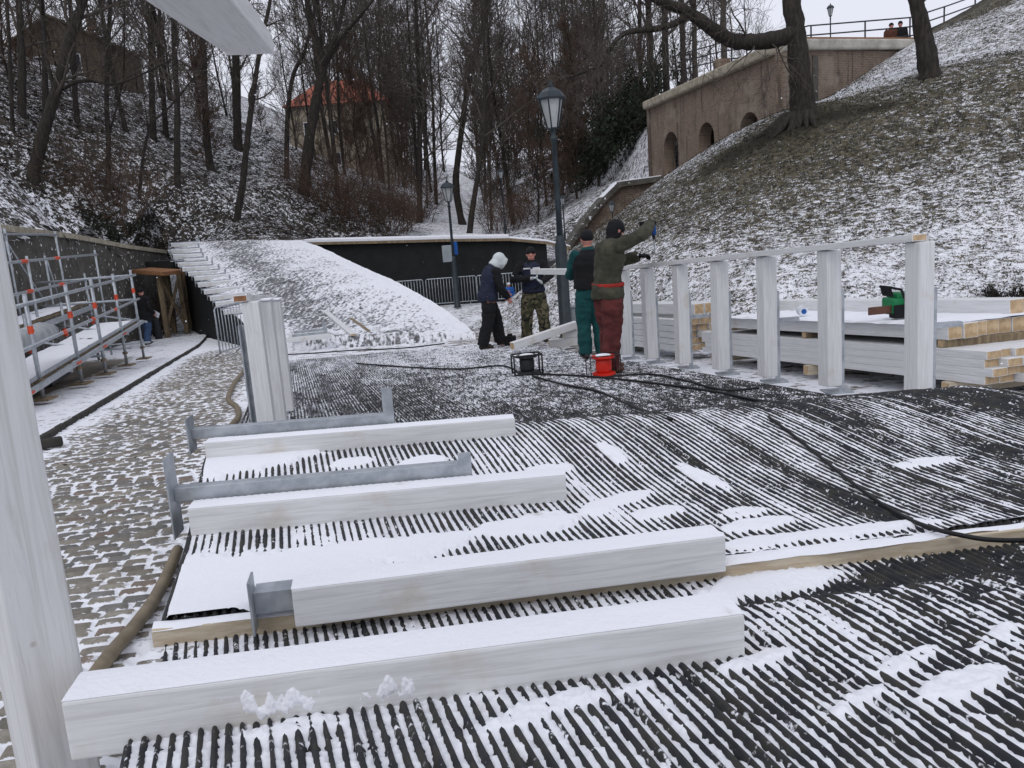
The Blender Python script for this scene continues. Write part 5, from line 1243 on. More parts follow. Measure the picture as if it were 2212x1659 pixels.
# ------------------------------------------------------------------ houses beyond the trees
def house(name, u0, u1, vb, ve, vr, d, depth, mw, mr, label, windows, ridge='x', gable=False):
    a = P(u0, vb, d); b = P(u1, vb, d); x0, x1, y0 = a.x, b.x, (a.y + b.y) / 2; zb_ = min(a.z, b.z) - 2.0
    ze = P((u0 + u1) / 2, ve, d).z; zr = P((u0 + u1) / 2, vr, d).z; y1 = y0 + depth; ym = (y0 + y1) / 2; xm = (x0 + x1) / 2
    o = thing(name, label, 'house', ((x0 + x1) / 2, y0, zb_)); q = MB()
    q.box((xm, ym, (zb_ + ze) / 2), x1 - x0, depth, ze - zb_)
    q.build('wall', mw, o)
    q = MB(); e = 0.45
    if gable:
        g_ = MB(); g_.prism([(x0, y0, ze), (x1, y0, ze), (xm, y0, zr - 0.1)], (0, depth, 0)); g_.build('gable', mw, o)
        for (xa, sx) in ((x0 - e, 1), (x1 + e, -1)):
            q.prism([(xa, y0 - e, ze - 0.25), (xm, y0 - e, zr), (xm, y1 + e, zr), (xa, y1 + e, ze - 0.25)], (0, 0, 0.18))
    else:
        hx = min(depth / 2, (x1 - x0) / 2) * 0.7
        q.add([(x0 - e, y0 - e, ze), (x1 + e, y0 - e, ze), (x1 + e, y1 + e, ze), (x0 - e, y1 + e, ze), (x0 + hx, ym, zr), (x1 - hx, ym, zr)],
              [(0, 1, 5, 4), (1, 2, 5), (2, 3, 4, 5), (3, 0, 4), (3, 2, 1, 0)])
    q.build('roof', mr, o)
    q = MB(); q.box((xm + (x1 - x0) * 0.2, ym, zr + 0.1), 0.6, 0.6, 1.2); q.build('chimney', M['brick'], o)
    for (fx, zf) in windows:
        c = Vector((x0 + (x1 - x0) * fx, y0 - 0.02, zb_ + (ze - zb_) * zf)); q = MB(); q.box(c, 1.0, 0.10, 1.4); w_ = q.build('window', M['paper'], o)
        q = MB(); q.box(c + Vector((0, -0.06, 0)), 0.84, 0.04, 1.22); q.build('pane', M['window'], w_)
    return o
house('house', 642, 850, 420, 228, 166, 88, 8, M['cream'], M['roof_orange'], 'cream house with an orange tiled roof half hidden by trees', [(0.2, 0.8), (0.45, 0.8), (0.7, 0.8), (0.45, 0.52)])
house('house', 50, 232, 230, 92, 45, 66, 8, M['dull_render'], M['dull_render'], 'dull brown gabled house on top of the left slope', [(0.3, 0.75), (0.7, 0.75)], gable=True)

# ------------------------------------------------------------------ people
def lerp(a, b, t): return a + (b - a) * t
def remesh(mb, name, voxel, mat, parent, smooth_it=3, wrinkle=0.0, seed=0):
    me = bpy.data.meshes.new(name); me.from_pydata(mb.v, [], mb.f); me.update()
    import bmesh
    bm = bmesh.new(); bm.from_mesh(me); bmesh.ops.recalc_face_normals(bm, faces=bm.faces); bm.to_mesh(me); bm.free()
    o = bpy.data.objects.new('tmp', me); COL.objects.link(o)
    r = o.modifiers.new('r', 'REMESH'); r.mode = 'VOXEL'; r.voxel_size = voxel
    if smooth_it: s = o.modifiers.new('s', 'SMOOTH'); s.iterations = smooth_it; s.factor = 0.5
    m2 = evaluated(o, name); bpy.data.objects.remove(o); bpy.data.meshes.remove(me)
    n = len(m2.vertices); co = np.empty(n * 3, np.float32); m2.vertices.foreach_get('co', co); co = co.reshape(-1, 3)
    if wrinkle:
        no = np.empty(n * 3, np.float32); m2.vertex_normals.foreach_get('vector', no); no = no.reshape(-1, 3)
        w_ = fbm(co[:, 0] * 9 + co[:, 1] * 5, co[:, 2] * 13 + co[:, 1] * 7, 3, seed) + 0.6 * fbm(co[:, 2] * 22 + co[:, 0] * 4, co[:, 1] * 6 + co[:, 0] * 3, 2, seed + 2)
        co = co + no * (w_ * wrinkle)[:, None]; m2.vertices.foreach_set('co', co.astype(np.float32).ravel())
    m2.polygons.foreach_set('use_smooth', np.ones(len(m2.polygons), bool)); m2.update()
    m2.materials.clear(); return link(name, m2, parent, [mat])

V = lambda *a: Vector(a)
BASE_J = dict(pelvis=V(0, 0, 0.95), waist=V(0, 0, 1.08), chest=V(0, 0, 1.30), neck=V(0, 0, 1.47), head=V(0, 0.02, 1.62),
              shL=V(-0.185, 0, 1.42), elL=V(-0.235, -0.02, 1.13), wrL=V(-0.23, 0.06, 0.88), shR=V(0.185, 0, 1.42), elR=V(0.235, -0.02, 1.13), wrR=V(0.23, 0.06, 0.88),
              hiL=V(-0.09, 0, 0.92), knL=V(-0.11, 0.02, 0.50), anL=V(-0.12, -0.02, 0.09), hiR=V(0.09, 0, 0.92), knR=V(0.11, 0.02, 0.50), anR=V(0.12, -0.02, 0.09),
              look=V(0, 1, 0), toe=V(0, 1, 0), handL=V(0, 0.3, -1), handR=V(0, 0.3, -1), palmL=V(1, 0, 0), palmR=V(-1, 0, 0))
def torso(mb, J, g=0.0, hem=None, hx=0.0):
    """elliptical loft from pelvis to neck; g = cloth thickness"""
    pe, wa, ch, ne = J['pelvis'], J['waist'], J['chest'], J['neck']; sh = (J['shL'] + J['shR']) / 2
    xd = (J['shR'] - J['shL']).normalized()
    pts = [pe + V(0, 0, -0.10 if hem is None else hem), pe, wa, lerp(wa, ch, 0.5), ch, sh, lerp(sh, ne, 0.6), ne + (J['head'] - ne) * 0.1]
    rx = [0.150 + hx, 0.165 + hx * .7, 0.150, 0.160, 0.178, 0.150, 0.085, 0.062]; ry = [0.105 + hx * .6, 0.118 + hx * .4, 0.105, 0.112, 0.122, 0.100, 0.075, 0.062]
    mb.tube(pts, [r + g for r in rx], 18, ry=[r + g for r in ry], xdir=xd)
def limb(mb, a, b, c, r0, r1, r2, g=0.0, e=0.0):
    mb.tube([a, lerp(a, b, .35), lerp(a, b, .8), b, lerp(b, c, .3), lerp(b, c, .7), c + (c - b).normalized() * e], [r0 + g, r0 * 1.02 + g, r1 * 1.02 + g, r1 + g, r1 * 1.0 + g, lerp(r1, r2, .7) + g, r2 + g], 12)
    mb.ball(b, r1 + g, r1 + g, r1 + g, nu=10, nv=7); mb.ball(a, r0 + g, r0 + g, r0 + g, nu=10, nv=7)
def hand(mb, wr, d, palm, side_, g=0.0, curl=0.6):
    """palm, four unequal bent fingers, thumb from the side of the palm"""
    d = d.normalized(); palm = (palm - d * palm.dot(d)).normalized(); x = d.cross(palm) * (1 if side_ == 'R' else -1)   # x points to the thumb
    R = Matrix((x, palm, d)).transposed()
    mb.ball(wr + d * 0.048, 0.040 + g, 0.017 + g, 0.052 + g, R, 10, 8)
    mb.tube([wr - d * 0.03, wr + d * 0.02], [0.026 + g, 0.027 + g], 10)
    for i, (ox, L) in enumerate(((0.030, 0.070), (0.010, 0.078), (-0.010, 0.073), (-0.029, 0.058))):
        p = wr + d * 0.088 + x * ox; pts = [p - d * 0.02, p]; dd = d.copy(); k = curl * (0.9 + 0.12 * i)
        for q, f in enumerate((0.45, 0.32, 0.23)):
            ang = k * (0.7 if q == 0 else 1.0); dd = (dd * math.cos(ang) + palm * math.sin(ang)).normalized() if q == 0 else (dd * math.cos(ang) + dd.cross(x if side_ == 'L' else -x).normalized() * -math.sin(ang) * (1 if False else -1)).normalized() if False else rot_to(dd, palm, d, ang)
            p = p + dd * L * f; pts.append(p)
        mb.tube(pts, [0.0095 + g, 0.0095 + g, 0.009 + g, 0.0085 + g, 0.007 + g], 8)
    p = wr + d * 0.022 + x * 0.034; t1 = p + (x * 0.75 + d * 0.75 + palm * 0.3).normalized() * 0.035; t2 = t1 + (x * 0.25 + d * 0.9 + palm * 0.55).normalized() * 0.03
    mb.tube([p - x * 0.015, p, t1, t2], [0.013 + g, 0.012 + g, 0.0105 + g, 0.008 + g], 8)
def rot_to(dd, palm, d, ang):
    # bend further towards the palm inside the plane of the finger
    n = d.cross(palm).normalized(); return (Matrix.Rotation(ang, 3, n) @ dd).normalized()
def person(label, loc, yaw, J, parts, scale=1.0, group=None, detail=True, cat='person'):
    j = dict(BASE_J); j.update(J)
    o = thing('person', label, cat, loc, yaw, group); o.scale = (scale,) * 3
    look = j['look'].normalized(); hd = j['head']; rt = look.cross(V(0, 0, 1)).normalized(); upv = rt.cross(look)
    RH_ = Matrix((rt, look, upv)).transposed()
    mb = MB(); torso(mb, j)
    for s in 'LR':
        limb(mb, j['sh' + s], j['el' + s], j['wr' + s], 0.052, 0.040, 0.027); hand(mb, j['wr' + s], j['hand' + s], j['palm' + s], s, 0.0, j.get('curl', 0.6))
        limb(mb, j['hi' + s], j['kn' + s], j['an' + s], 0.082, 0.056, 0.040)
        a = j['an' + s]; tz = j['toe'].normalized(); mb.tube([a + V(0, 0, 0), a - V(0, 0, .05) + tz * 0.0, a + tz * 0.10 - V(0, 0, 0.055), a + tz * 0.17 - V(0, 0, 0.065)], [0.042, 0.045, 0.036, 0.022], 10)
    mb.tube([j['neck'] - V(0, 0, .05), lerp(j['neck'], hd, .6)], [0.060, 0.055], 12)
    mb.ball(hd + upv * 0.015, 0.077, 0.095, 0.112, RH_, 18, 12); mb.ball(hd - upv * 0.055 + look * 0.022, 0.058, 0.068, 0.062, RH_, 14, 9)
    mb.tube([hd + look * 0.088 + upv * 0.02, hd + look * 0.112 - upv * 0.020, hd + look * 0.09 - upv * 0.034], [0.010, 0.016, 0.012], 8)          # nose
    for s in (-1, 1):
        mb.ball(hd + rt * 0.077 * s - look * 0.008, 0.014, 0.022, 0.032, RH_, 8, 6)                                                # ears
        mb.ball(hd + rt * 0.03 * s + look * 0.082 + upv * 0.034, 0.022, 0.012, 0.008, RH_, 8, 5)                                   # brows
    mb.ball(hd + look * 0.086 - upv * 0.062, 0.026, 0.010, 0.011, RH_, 10, 5)                                                       # mouth
    remesh(mb, 'body', 0.0085 if detail else 0.013, M['skin'], o, 2)
    if detail:
        for s in (-1, 1):
            q = MB(); q.ball(hd + rt * 0.031 * s + look * 0.084 + upv * 0.014, 0.012, 0.009, 0.008, RH_, 8, 6)
            e = link('eye', None, o) if False else None
            me = bpy.data.meshes.new('eye'); me.from_pydata(q.v, [], q.f); link('eye', me, o, [M['black_cloth']])
    for name, spec in parts.items():
        mb = MB(); mat = spec['mat']; g = spec.get('g', 0.02); vox = spec.get('vox', 0.014); wr = spec.get('wr', 0.030)
        kind = spec.get('kind', name)
        if kind == 'jacket':
            torso(mb, j, g, spec.get('hem', -0.12), spec.get('hx', 0.015))
            if spec.get('sleeves', True):
                for s in 'LR': limb(mb, j['sh' + s], j['el' + s], j['wr' + s], 0.060, 0.050, 0.040, g * 0.6, -0.005)
            if spec.get('collar', True): mb.tube([j['neck'] - V(0, 0, 0.04), lerp(j['neck'], hd, 0.35)], [0.085 + g * .3, 0.075 + g * .3], 14)
        elif kind == 'sleeves':
            for s in 'LR': limb(mb, j['sh' + s], j['el' + s], j['wr' + s], 0.063, 0.052, 0.041, g * 0.7, 0.0)
        elif kind == 'trousers':
            mb.tube([j['pelvis'] + V(0, 0, -0.13), j['pelvis'] + V(0, 0, -0.05), lerp(j['pelvis'], j['waist'], .5)], [0.13 + g, 0.160 + g, 0.150 + g], 16, ry=[0.10 + g, 0.118 + g, 0.11 + g], xdir=V(1, 0, 0))
            for s in 'LR':
                b = spec.get('bag', 0.0)
                a, k, c = j['hi' + s], j['kn' + s], j['an' + s]
                mb.tube([a, lerp(a, k, .4), lerp(a, k, .85), k, lerp(k, c, .35), lerp(k, c, .75), c + V(0, 0, -0.02)], [0.092 + g, 0.093 + g + b, 0.078 + g + b, 0.072 + g + b, 0.070 + g + b, 0.066 + g + b, 0.068 + g + b], 14)
                if spec.get('pockets'): mb.box(lerp(a, k, .75) + V(0.085 * (1 if s == 'R' else -1), 0, 0), 0.05, 0.15, 0.19)
        elif kind == 'boots':
            for s in 'LR':
                if s == 'R': remesh(mb, 'boot', vox, mat, o, 2, 0.004, 3); mb = MB()
                a = j['an' + s]; tz = j['toe'].normalized(); wv = V(tz.y, -tz.x, 0)
                mb.tube([a + V(0, 0, 0.08), a + V(0, 0, -0.02)], [0.058, 0.056], 12)
                mb.tube([a - tz * 0.06 + V(0, 0, -0.045), a + tz * 0.02 + V(0, 0, -0.035), a + tz * 0.12 + V(0, 0, -0.048), a + tz * 0.19 + V(0, 0, -0.058)], [0.044, 0.054, 0.050, 0.034], 12, ry=[0.042, 0.05, 0.038, 0.028], xdir=wv)
        elif kind == 'cap':
            mb.ball(hd + upv * 0.045 - look * 0.010, 0.092, 0.108, 0.095, RH_, 16, 10); mb.tube([hd + upv * 0.02 - look * .006, hd + upv * 0.065 - look * .006], [0.094, 0.094], 16, ry=[0.110, 0.108], xdir=rt)
        elif kind == 'hood':
            mb.ball(hd + upv * 0.025 - look * 0.02, 0.108, 0.122, 0.128, RH_, 16, 10); mb.tube([j['neck'] - look * 0.02, lerp(j['neck'], hd, .7) - look * 0.02], [0.115, 0.108], 14); mb.tube([hd + look * 0.02, hd + look * 0.12], [0.112, 0.100], 14, ry=[0.125, 0.118], xdir=rt)
        elif kind == 'balaclava':
            mb.tube([j['neck'], lerp(j['neck'], hd, .75)], [0.088, 0.088], 14); mb.ball(hd - look * 0.02, 0.088, 0.10, 0.118, RH_, 14, 10)
        elif kind == 'gloves':
            for s in 'LR': hand(mb, j['wr' + s], j['hand' + s], j['palm' + s], s, 0.005, j.get('curl', 0.6))
        elif kind == 'band':
            z = spec['z']; pe, ch = j['pelvis'], j['chest']; p = lerp(pe, ch, z); mb.tube([p - V(0, 0, spec.get('h', .02)), p + V(0, 0, spec.get('h', .02))], [spec['rx']] * 2, 20, ry=[spec['ry']] * 2, xdir=V(1, 0, 0))
        elif kind == 'stripe':
            for s in (-1, 1): mb.box(j['chest'] + V(0.085 * s, 0.158, 0.075), 0.125, 0.03, 0.024)
            for s in 'LR': p = lerp(j['sh' + s], j['el' + s], 0.72); d = (j['el' + s] - j['sh' + s]).normalized(); mb.tube([p, p + d * 0.03], [0.072, 0.072], 12)
        elif kind == 'pouch':
            c = j['pelvis'] + spec['off']; mb.box(c, 0.10, 0.16, 0.15); mb.tube([c + V(0, 0, .06), c + V(0, 0, .09)], [.03, .02], 8)
        elif kind == 'sheet':
            c = spec['at']; o2 = MB(); o2.box(c, 0.21, 0.008, 0.16, Matrix.Rotation(0.5, 3, 'Y')); mb = o2; vox = None
        if vox is None or kind in ('stripe', 'sheet'):
            me = bpy.data.meshes.new(name); me.from_pydata(mb.v, [], mb.f); link(name, me, o, [mat])
        else: remesh(mb, 'boot' if kind == 'boots' else name, vox, mat, o, 3, wr, len(name))
    return o
mt = lambda m, **k: dict(mat=M[m], **k)
def floor_pt(u, v):
    p = G(u, v, 0.0); p.z = float(ground_z(p.y)) + 0.02; return p

# hooded worker, seen from the side, head bent over his hands
p = floor_pt(1062, 753)
person('worker with a pale grey hood and navy vest looking down at his hands', p, math.radians(-72),
       dict(chest=V(0, 0.09, 1.29), neck=V(0, 0.17, 1.44), head=V(0, 0.27, 1.55), waist=V(0, 0.03, 1.08), look=V(0, 0.80, -0.6),
            shL=V(-.185, .13, 1.38), shR=V(.185, .13, 1.38), elL=V(-.23, .20, 1.10), wrL=V(-.06, .36, 0.98), elR=V(.24, .18, 1.09), wrR=V(.17, .33, 0.88), handL=V(0.4, 0.6, -0.6), handR=V(-0.2, 0.5, -0.8),
            knL=V(-.12, .17, .50), anL=V(-.13, .21, .09), knR=V(.12, -.06, .50), anR=V(.13, -.20, .09), toe=V(0.1, 1, 0)),
       dict(jacket=mt('navy', sleeves=False, hem=-0.10, g=0.05, hx=.035), sleeves=mt('black_cloth', g=.032), trousers=mt('black_cloth', bag=.022), boots=mt('boot', g=0), hood=mt('hood', wr=.006), tool_pouch=mt('leather', kind='pouch', off=V(.17, .0, -.06), wr=0)), 0.985)
# man in camouflage trousers, facing the viewer
p = floor_pt(1160, 742)
person('worker in camouflage trousers and black cap facing the camera with the white beam', p, math.radians(176),
       dict(elR=V(.34, .06, 1.18), wrR=V(.02, .27, 1.20), elL=V(-.33, .04, 1.22), wrL=V(-.16, .24, 1.12), shR=V(.20, .0, 1.43), shL=V(-.20, 0, 1.43), handR=V(-1, 0.3, 0.1), handL=V(0.6, 0.3, 0.5), palmR=V(0, 0, 1), palmL=V(0, 0.3, 1),
            knL=V(-.15, .04, .50), anL=V(-.17, -.02, .09), knR=V(.15, .04, .50), anR=V(.18, 0, .09)),
       dict(jacket=mt('black_cloth', g=.03, hem=-.03, hx=.01), vest=mt('navy', kind='jacket', sleeves=False, collar=False, g=.038, hem=-.02, vox=.014), trousers=mt('camo', bag=.02, pockets=True), boots=mt('boot'), cap=mt('black_cloth', wr=.004), reflective_stripe=mt('white_cloth', kind='stripe'),
            gloves=mt('hood', vox=.009, wr=0)), 1.0)
# man in green overalls behind the red trousers, back to us
p = floor_pt(1283, 776)
person('worker in teal overalls and dark cap seen from behind, holding a beam', p, math.radians(12),
       dict(elL=V(-.22, .18, 1.15), wrL=V(-.10, .40, 1.12), elR=V(.22, .18, 1.15), wrR=V(.10, .42, 1.12), handL=V(.3, .8, .2), handR=V(-.3, .8, .2), palmL=V(0, 0, 1), palmR=V(0, 0, 1)),
       dict(jacket=mt('teal', g=.03, hem=-.12), trousers=mt('teal', bag=.01), boots=mt('boot'), cap=mt('black_cloth', wr=.004), vest=mt('black_cloth', kind='jacket', sleeves=False, collar=False, hem=.25, g=.052, wr=.01)), 1.0)
# man with the drill
p = floor_pt(1322, 806)
pd = person('worker in olive jacket and dark red trousers drilling into the fence rail', p, math.radians(-62),
       dict(chest=V(0, .05, 1.30), neck=V(0, .09, 1.47), head=V(0, .15, 1.60), look=V(0, .9, -.40), shR=V(.19, .06, 1.44), shL=V(-.18, .06, 1.40), elR=V(.24, .36, 1.55), wrR=V(.09, .57, 1.65), elL=V(-.26, .30, 1.23), wrL=V(-.05, .50, 1.29),
            handR=V(-.35, .7, .25), handL=V(.3, .8, .05), palmR=V(-.3, 0, -1), palmL=V(0, 0, -1), knL=V(-.10, .05, .50), anL=V(-.12, .06, .09), knR=V(.10, -.03, .5), anR=V(.11, -.10, .09), curl=.8),
       dict(jacket=mt('olive', g=.04, hem=-.10, hx=.03), red_lining=mt('red_line', kind='band', z=.17, rx=.221, ry=.170, h=.022, wr=.004, vox=.010), trousers=mt('dark_red', bag=.016, g=.022), boots=mt('leather'), cap=mt('black_cloth', wr=.004), collar_scarf=mt('black_cloth', kind='balaclava', wr=.004), gloves=mt('black_cloth', vox=.009, wr=0)), 1.0)
Wm = world(pd)
hp = Wm @ V(.03, .66, 1.66); tip = Wm @ V(.0, .70, 1.30)
o = thing('drill', 'dark cordless drill with a blue body held upright over the rail', 'drill', tip)
ax = (hp - tip).normalized()
q = MB(); q.tube([tip, tip + ax * 0.17], [0.006, 0.007], 6); q.build('drill_bit', M['steel'], o)
q = MB(); q.tube([tip + ax * 0.17, tip + ax * 0.20, tip + ax * 0.23], [0.014, 0.022, 0.024], 10); q.build('chuck', M['dark_metal'], o)
q = MB(); q.tube([tip + ax * 0.23, tip + ax * 0.30, tip + ax * 0.38], [0.032, 0.036, 0.030], 12); q.build('motor_housing', M['blue'], o, True)
q = MB(); hdv = (Wm.to_3x3() @ V(0, -1, 0)).normalized(); q.tube([tip + ax * 0.34, tip + ax * 0.36 + hdv * 0.12], [0.020, 0.018], 8); q.box(tip + ax * 0.36 + hdv * 0.14, 0.08, 0.07, 0.05); q.build('handle', M['black_cloth'], o)
# far left: man walking away past the scaffold
p = P(322, 752, 26.3); p.z = float(ground_z(p.y)) + 0.10
person('man in a long dark jacket and blue jeans carrying white paper beside the scaffold', p, math.radians(-20),
       dict(wrR=V(.25, .16, .93), elR=V(.25, -.02, 1.13), handR=V(0, .6, -.8), knL=V(-.09, .12, .5), anL=V(-.09, .10, .09), knR=V(.09, .0, .5), anR=V(.09, -.16, .10)),
       dict(jacket=mt('black_cloth', g=.05, hem=-.24, hx=.05, vox=.02), trousers=mt('jeans', bag=.01, vox=.02), boots=mt('boot', vox=.02), cap=mt('black_cloth', vox=.02, wr=0), paper=mt('paper', kind='sheet', at=V(.28, .22, .90))), 1.0, None, False)
# child in blue, far behind
p = P(1103, 668, 28.5); p.z = float(ground_z(p.y))
person('small child in a bright blue coat standing behind the workers by the bank', p, math.radians(170), dict(),
       dict(jacket=mt('blue', g=.05, hem=-.12, hx=.03, vox=.02), trousers=mt('black_cloth', bag=.01, vox=.02), boots=mt('boot', vox=.02), cap=mt('paper', vox=.02, wr=0)), 0.62, None, False)
# two people on the terrace
for u, lab, c, dx in ((1925, 'person in a rust brown coat behind the brick wall top, left of the two', 'rust', 0), (1945, 'person in a black coat behind the brick wall top, right of the two', 'black_cloth', 0)):
    p = P(u, 51 if c == 'rust' else 47, 34.0); p.z -= 1.72
    person(lab, p, math.radians(180 if c == 'rust' else 150), dict(), dict(jacket=mt(c, g=.05, hem=-.2, hx=.03, vox=.025), trousers=mt('black_cloth', vox=.025), cap=mt('black_cloth', vox=.02, wr=0)), 1.0, None, False)

# ------------------------------------------------------------------ trees
def rand_perp(d, r):
    a = r.uniform(0, 2 * PI); x = d.orthogonal().normalized(); y = d.cross(x); return x * math.cos(a) + y * math.sin(a)
def grow(mb, p, d, L, rad, lev, mx_, r, up=0.10, wob=0.22, kids=(7, 6, 5, 4), ang=(0.5, 1.05), minr=0.006, droop=0.0, shrink=(0.42, 0.68)):
    k = 5 if lev <= 1 else (4 if lev == 2 else 3)
    pts = [p.copy()]; d = d.normalized(); q = p.copy()
    for i in range(k):
        d = (d + Vector((r.gauss(0, wob), r.gauss(0, wob), r.gauss(0, wob * 0.7) + up - droop)) * (0.8 if lev else 0.5)).normalized()
        q = q + d * (L / k); pts.append(q.copy())
    e = max(minr * 0.7, rad * 0.35); rs = [rad + (e - rad) * (i / k) for i in range(k + 1)]
    mb.tube(pts, rs, 6 if lev == 0 else (5 if lev == 1 else 3), cap=False)
    if lev >= mx_: return
    n = kids[min(lev, len(kids) - 1)]
    for c in range(n):
        f = 0.22 + 0.78 * (c + r.random()) / n; i = min(int(f * k), k - 1); t = f * k - i
        pp = pts[i].lerp(pts[i + 1], t); dd = (pts[i + 1] - pts[i]).normalized(); a = r.uniform(*ang)
        nd = dd * math.cos(a) + rand_perp(dd, r) * math.sin(a)
        grow(mb, pp, nd, L * r.uniform(*shrink) * (1.12 - 0.5 * f), max(minr, (rs[i] + (rs[i + 1] - rs[i]) * t) * 0.55), lev + 1, mx_, r, up, wob, kids, ang, minr, droop, shrink)
def bark_tube(mb, pts, rs, n=9, seed=0, flare=0.0):
    """trunk with an uneven bark outline and a flared foot"""
    P_ = [Vector(q) for q in pts]; out = []; ro = []
    for i in range(len(P_) - 1):
        p0, p1, p2, p3 = P_[max(i - 1, 0)], P_[i], P_[i + 1], P_[min(i + 2, len(P_) - 1)]
        for k in range(5):
            t = k / 5; out.append(0.5 * ((2 * p1) + (p2 - p0) * t + (2 * p0 - 5 * p1 + 4 * p2 - p3) * t * t + (3 * p1 - p0 - 3 * p2 + p3) * t ** 3)); ro.append(rs[i] + (rs[i + 1] - rs[i]) * t)
    out.append(P_[-1]); ro.append(rs[-1])
    if flare: ro[0] *= 1 + flare; ro[1] *= 1 + flare * 0.35
    k0 = len(mb.v); mb.tube(out, ro, n, cap=False); rr = random.Random(seed)
    for i in range(k0, len(mb.v)):
        c = out[(i - k0) // n]; v = Vector(mb.v[i]); mb.v[i] = tuple(c + (v - c) * (1 + rr.uniform(-0.10, 0.12)))
    return out, ro
def trunk_crown(pts, rs, seed, n1=10, frac=(0.35, 1.0), L=3.2, mx_=3, kids=(6, 6, 5, 4), up=0.10, ang=(0.5, 1.1), minr=0.007, flare=0.35, droop=0.0, wob=0.22, cr=(0.3, 0.5), cm_=0.02):
    r = random.Random(seed); tm, cm = MB(), MB(); out, ro = bark_tube(tm, pts, rs, 10, seed, flare)
    n = len(out) - 1
    for c in range(n1):
        f = frac[0] + (frac[1] - frac[0]) * (c + r.random()) / n1; i = min(int(f * n), n - 1); p = out[i].lerp(out[i + 1], f * n - i); dd = (out[i + 1] - out[i]).normalized(); a = r.uniform(*ang)
        nd = dd * math.cos(a) + rand_perp(dd, r) * math.sin(a)
        grow(cm, p, nd, L * r.uniform(0.6, 1.15) * (1.15 - 0.45 * f), max(cm_, ro[i] * r.uniform(*cr)), 1, mx_, r, up, wob, kids, ang, minr, droop)
    return tm, cm
def place_tree(name, label, cat, tm, cm, loc, mt_, mc, group=None):
    o = thing(name, label, cat, loc, 0, group)
    tm.build('trunk', mt_, o, True, fixn=False); cm.build('crown', mc, o, False, fixn=False); return o

GL = 'trees with their own bend on the left slope'
def px_tree(pts, w0, w1, label, seed, n1=14, frac=(0.3, 1.0), L=3.0, ext=5.0, mats=('bark', 'twig'), mx_=3, kids=(6, 7, 6, 4), group=GL, forks=(), dd=None, minr=0.008, up=0.08):
    p0, d = hit(*pts[0]) if dd is None else (P(*pts[0], dd), dd)
    W = [p0 - Vector((0, 0, 0.3))] + [P(u, v, d) for u, v in pts[1:]]
    dirv = (W[-1] - W[-2]).normalized() if len(W) > 1 else Vector((0, 0, 1)); W.append(W[-1] + (dirv + Vector((0, 0, .25))).normalized() * ext * 0.5); W.append(W[-1] + (dirv + Vector((0.1, 0, .5))).normalized() * ext * 0.5)
    k = d / FOC * 0.5 * 0.9; rs = [w0 * k + (w1 * k - w0 * k) * min(1, i / max(1, len(pts) - 1)) for i in range(len(pts))] + [w1 * k * 0.6, w1 * k * 0.2]
    tm, cm = trunk_crown(W, rs, seed, n1, frac, L, mx_, kids, minr=minr, up=up)
    r = random.Random(seed + 99)
    for fk, fw in forks:
        F_ = [P(u, v, d + r.uniform(-.4, .4) * i) for i, (u, v) in enumerate(fk)]; F_.append(F_[-1] + (F_[-1] - F_[-2]).normalized() * 2 + Vector((0, 0, 1)))
        rr = [fw * k * (1 - 0.55 * i / (len(F_) - 1)) for i in range(len(F_))]
        t2, c2 = trunk_crown(F_, rr, seed + 7, max(4, n1 // 2), (0.2, 1.0), L * 0.75, mx_, kids, flare=0, minr=minr, up=up); tm.add(t2.v, t2.f); cm.add(c2.v, c2.f)
    return place_tree('tree', label, 'tree', tm, cm, p0, M[mats[0]], M[mats[1]], group)
px_tree([(64, 380), (90, 300), (120, 200), (150, 90), (180, 0)], 31, 20, 'thick dark tree leaning right near the left edge, a bare bough reaching right', 1, forks=[([(140, 190), (165, 178), (200, 175), (260, 180)], 9), ([(120, 200), (100, 120), (92, 40), (90, 0)], 10)])
px_tree([(44, 249), (48, 180), (45, 80), (40, 0)], 20, 15, 'straight dark tree high on the slope at the far left edge', 2)
px_tree([(25, 282), (24, 200), (20, 100), (14, 0)], 10, 8, 'thin tree next to the left edge of the picture', 3, n1=7)
px_tree([(96, 250), (97, 150), (94, 70), (90, 0)], 14, 11, 'straight tree behind the thick leaning one at left', 4)
px_tree([(231, 405), (234, 300), (230, 200), (234, 100), (238, 0)], 13, 9, 'slim tree growing out of the brown shrub on the left slope', 5, forks=[([(236, 290), (250, 240), (262, 190), (268, 140)], 6)])
px_tree([(297, 424), (308, 350), (320, 288), (330, 262), (364, 234)], 8, 5, 'thin crooked sapling on the left slope, bent to the right', 6, n1=6, L=1.6, ext=3, forks=[([(320, 288), (318, 262), (315, 240)], 4)])
px_tree([(381, 397), (383, 340), (383, 240), (378, 130), (374, 0)], 16, 12, 'upright tree with a curved foot on the left slope', 7)
px_tree([(456, 367), (448, 310), (444, 240), (440, 150), (436, 0)], 19, 13, 'sturdy tree with a bent foot below the overhead rail', 8)
px_tree([(514, 323), (512, 250), (510, 130), (505, 0)], 21, 17, 'broad dark trunk standing on the crest of the left slope', 9)
px_tree([(507, 482), (525, 386), (538, 270), (552, 168), (566, 84), (584, 0)], 17, 8, 'slender dark tree leaning right just above the ramp', 10, L=2.4)
px_tree([(618, 382), (620, 270), (632, 168), (658, 110), (680, 20)], 12, 7, 'thin tree leaning right on the brow of the left slope', 11, n1=8)
px_tree([(653, 415), (666, 320), (682, 218), (694, 135), (668, 30), (660, -30)], 28, 12, 'large forked tree on the brow of the left slope before the orange roof', 12, L=3.4, n1=12, frac=(0.35, 1.0), forks=[([(692, 150), (722, 85), (740, 20), (750, -40)], 14), ([(690, 165), (740, 80), (790, 20), (830, -40)], 10)])
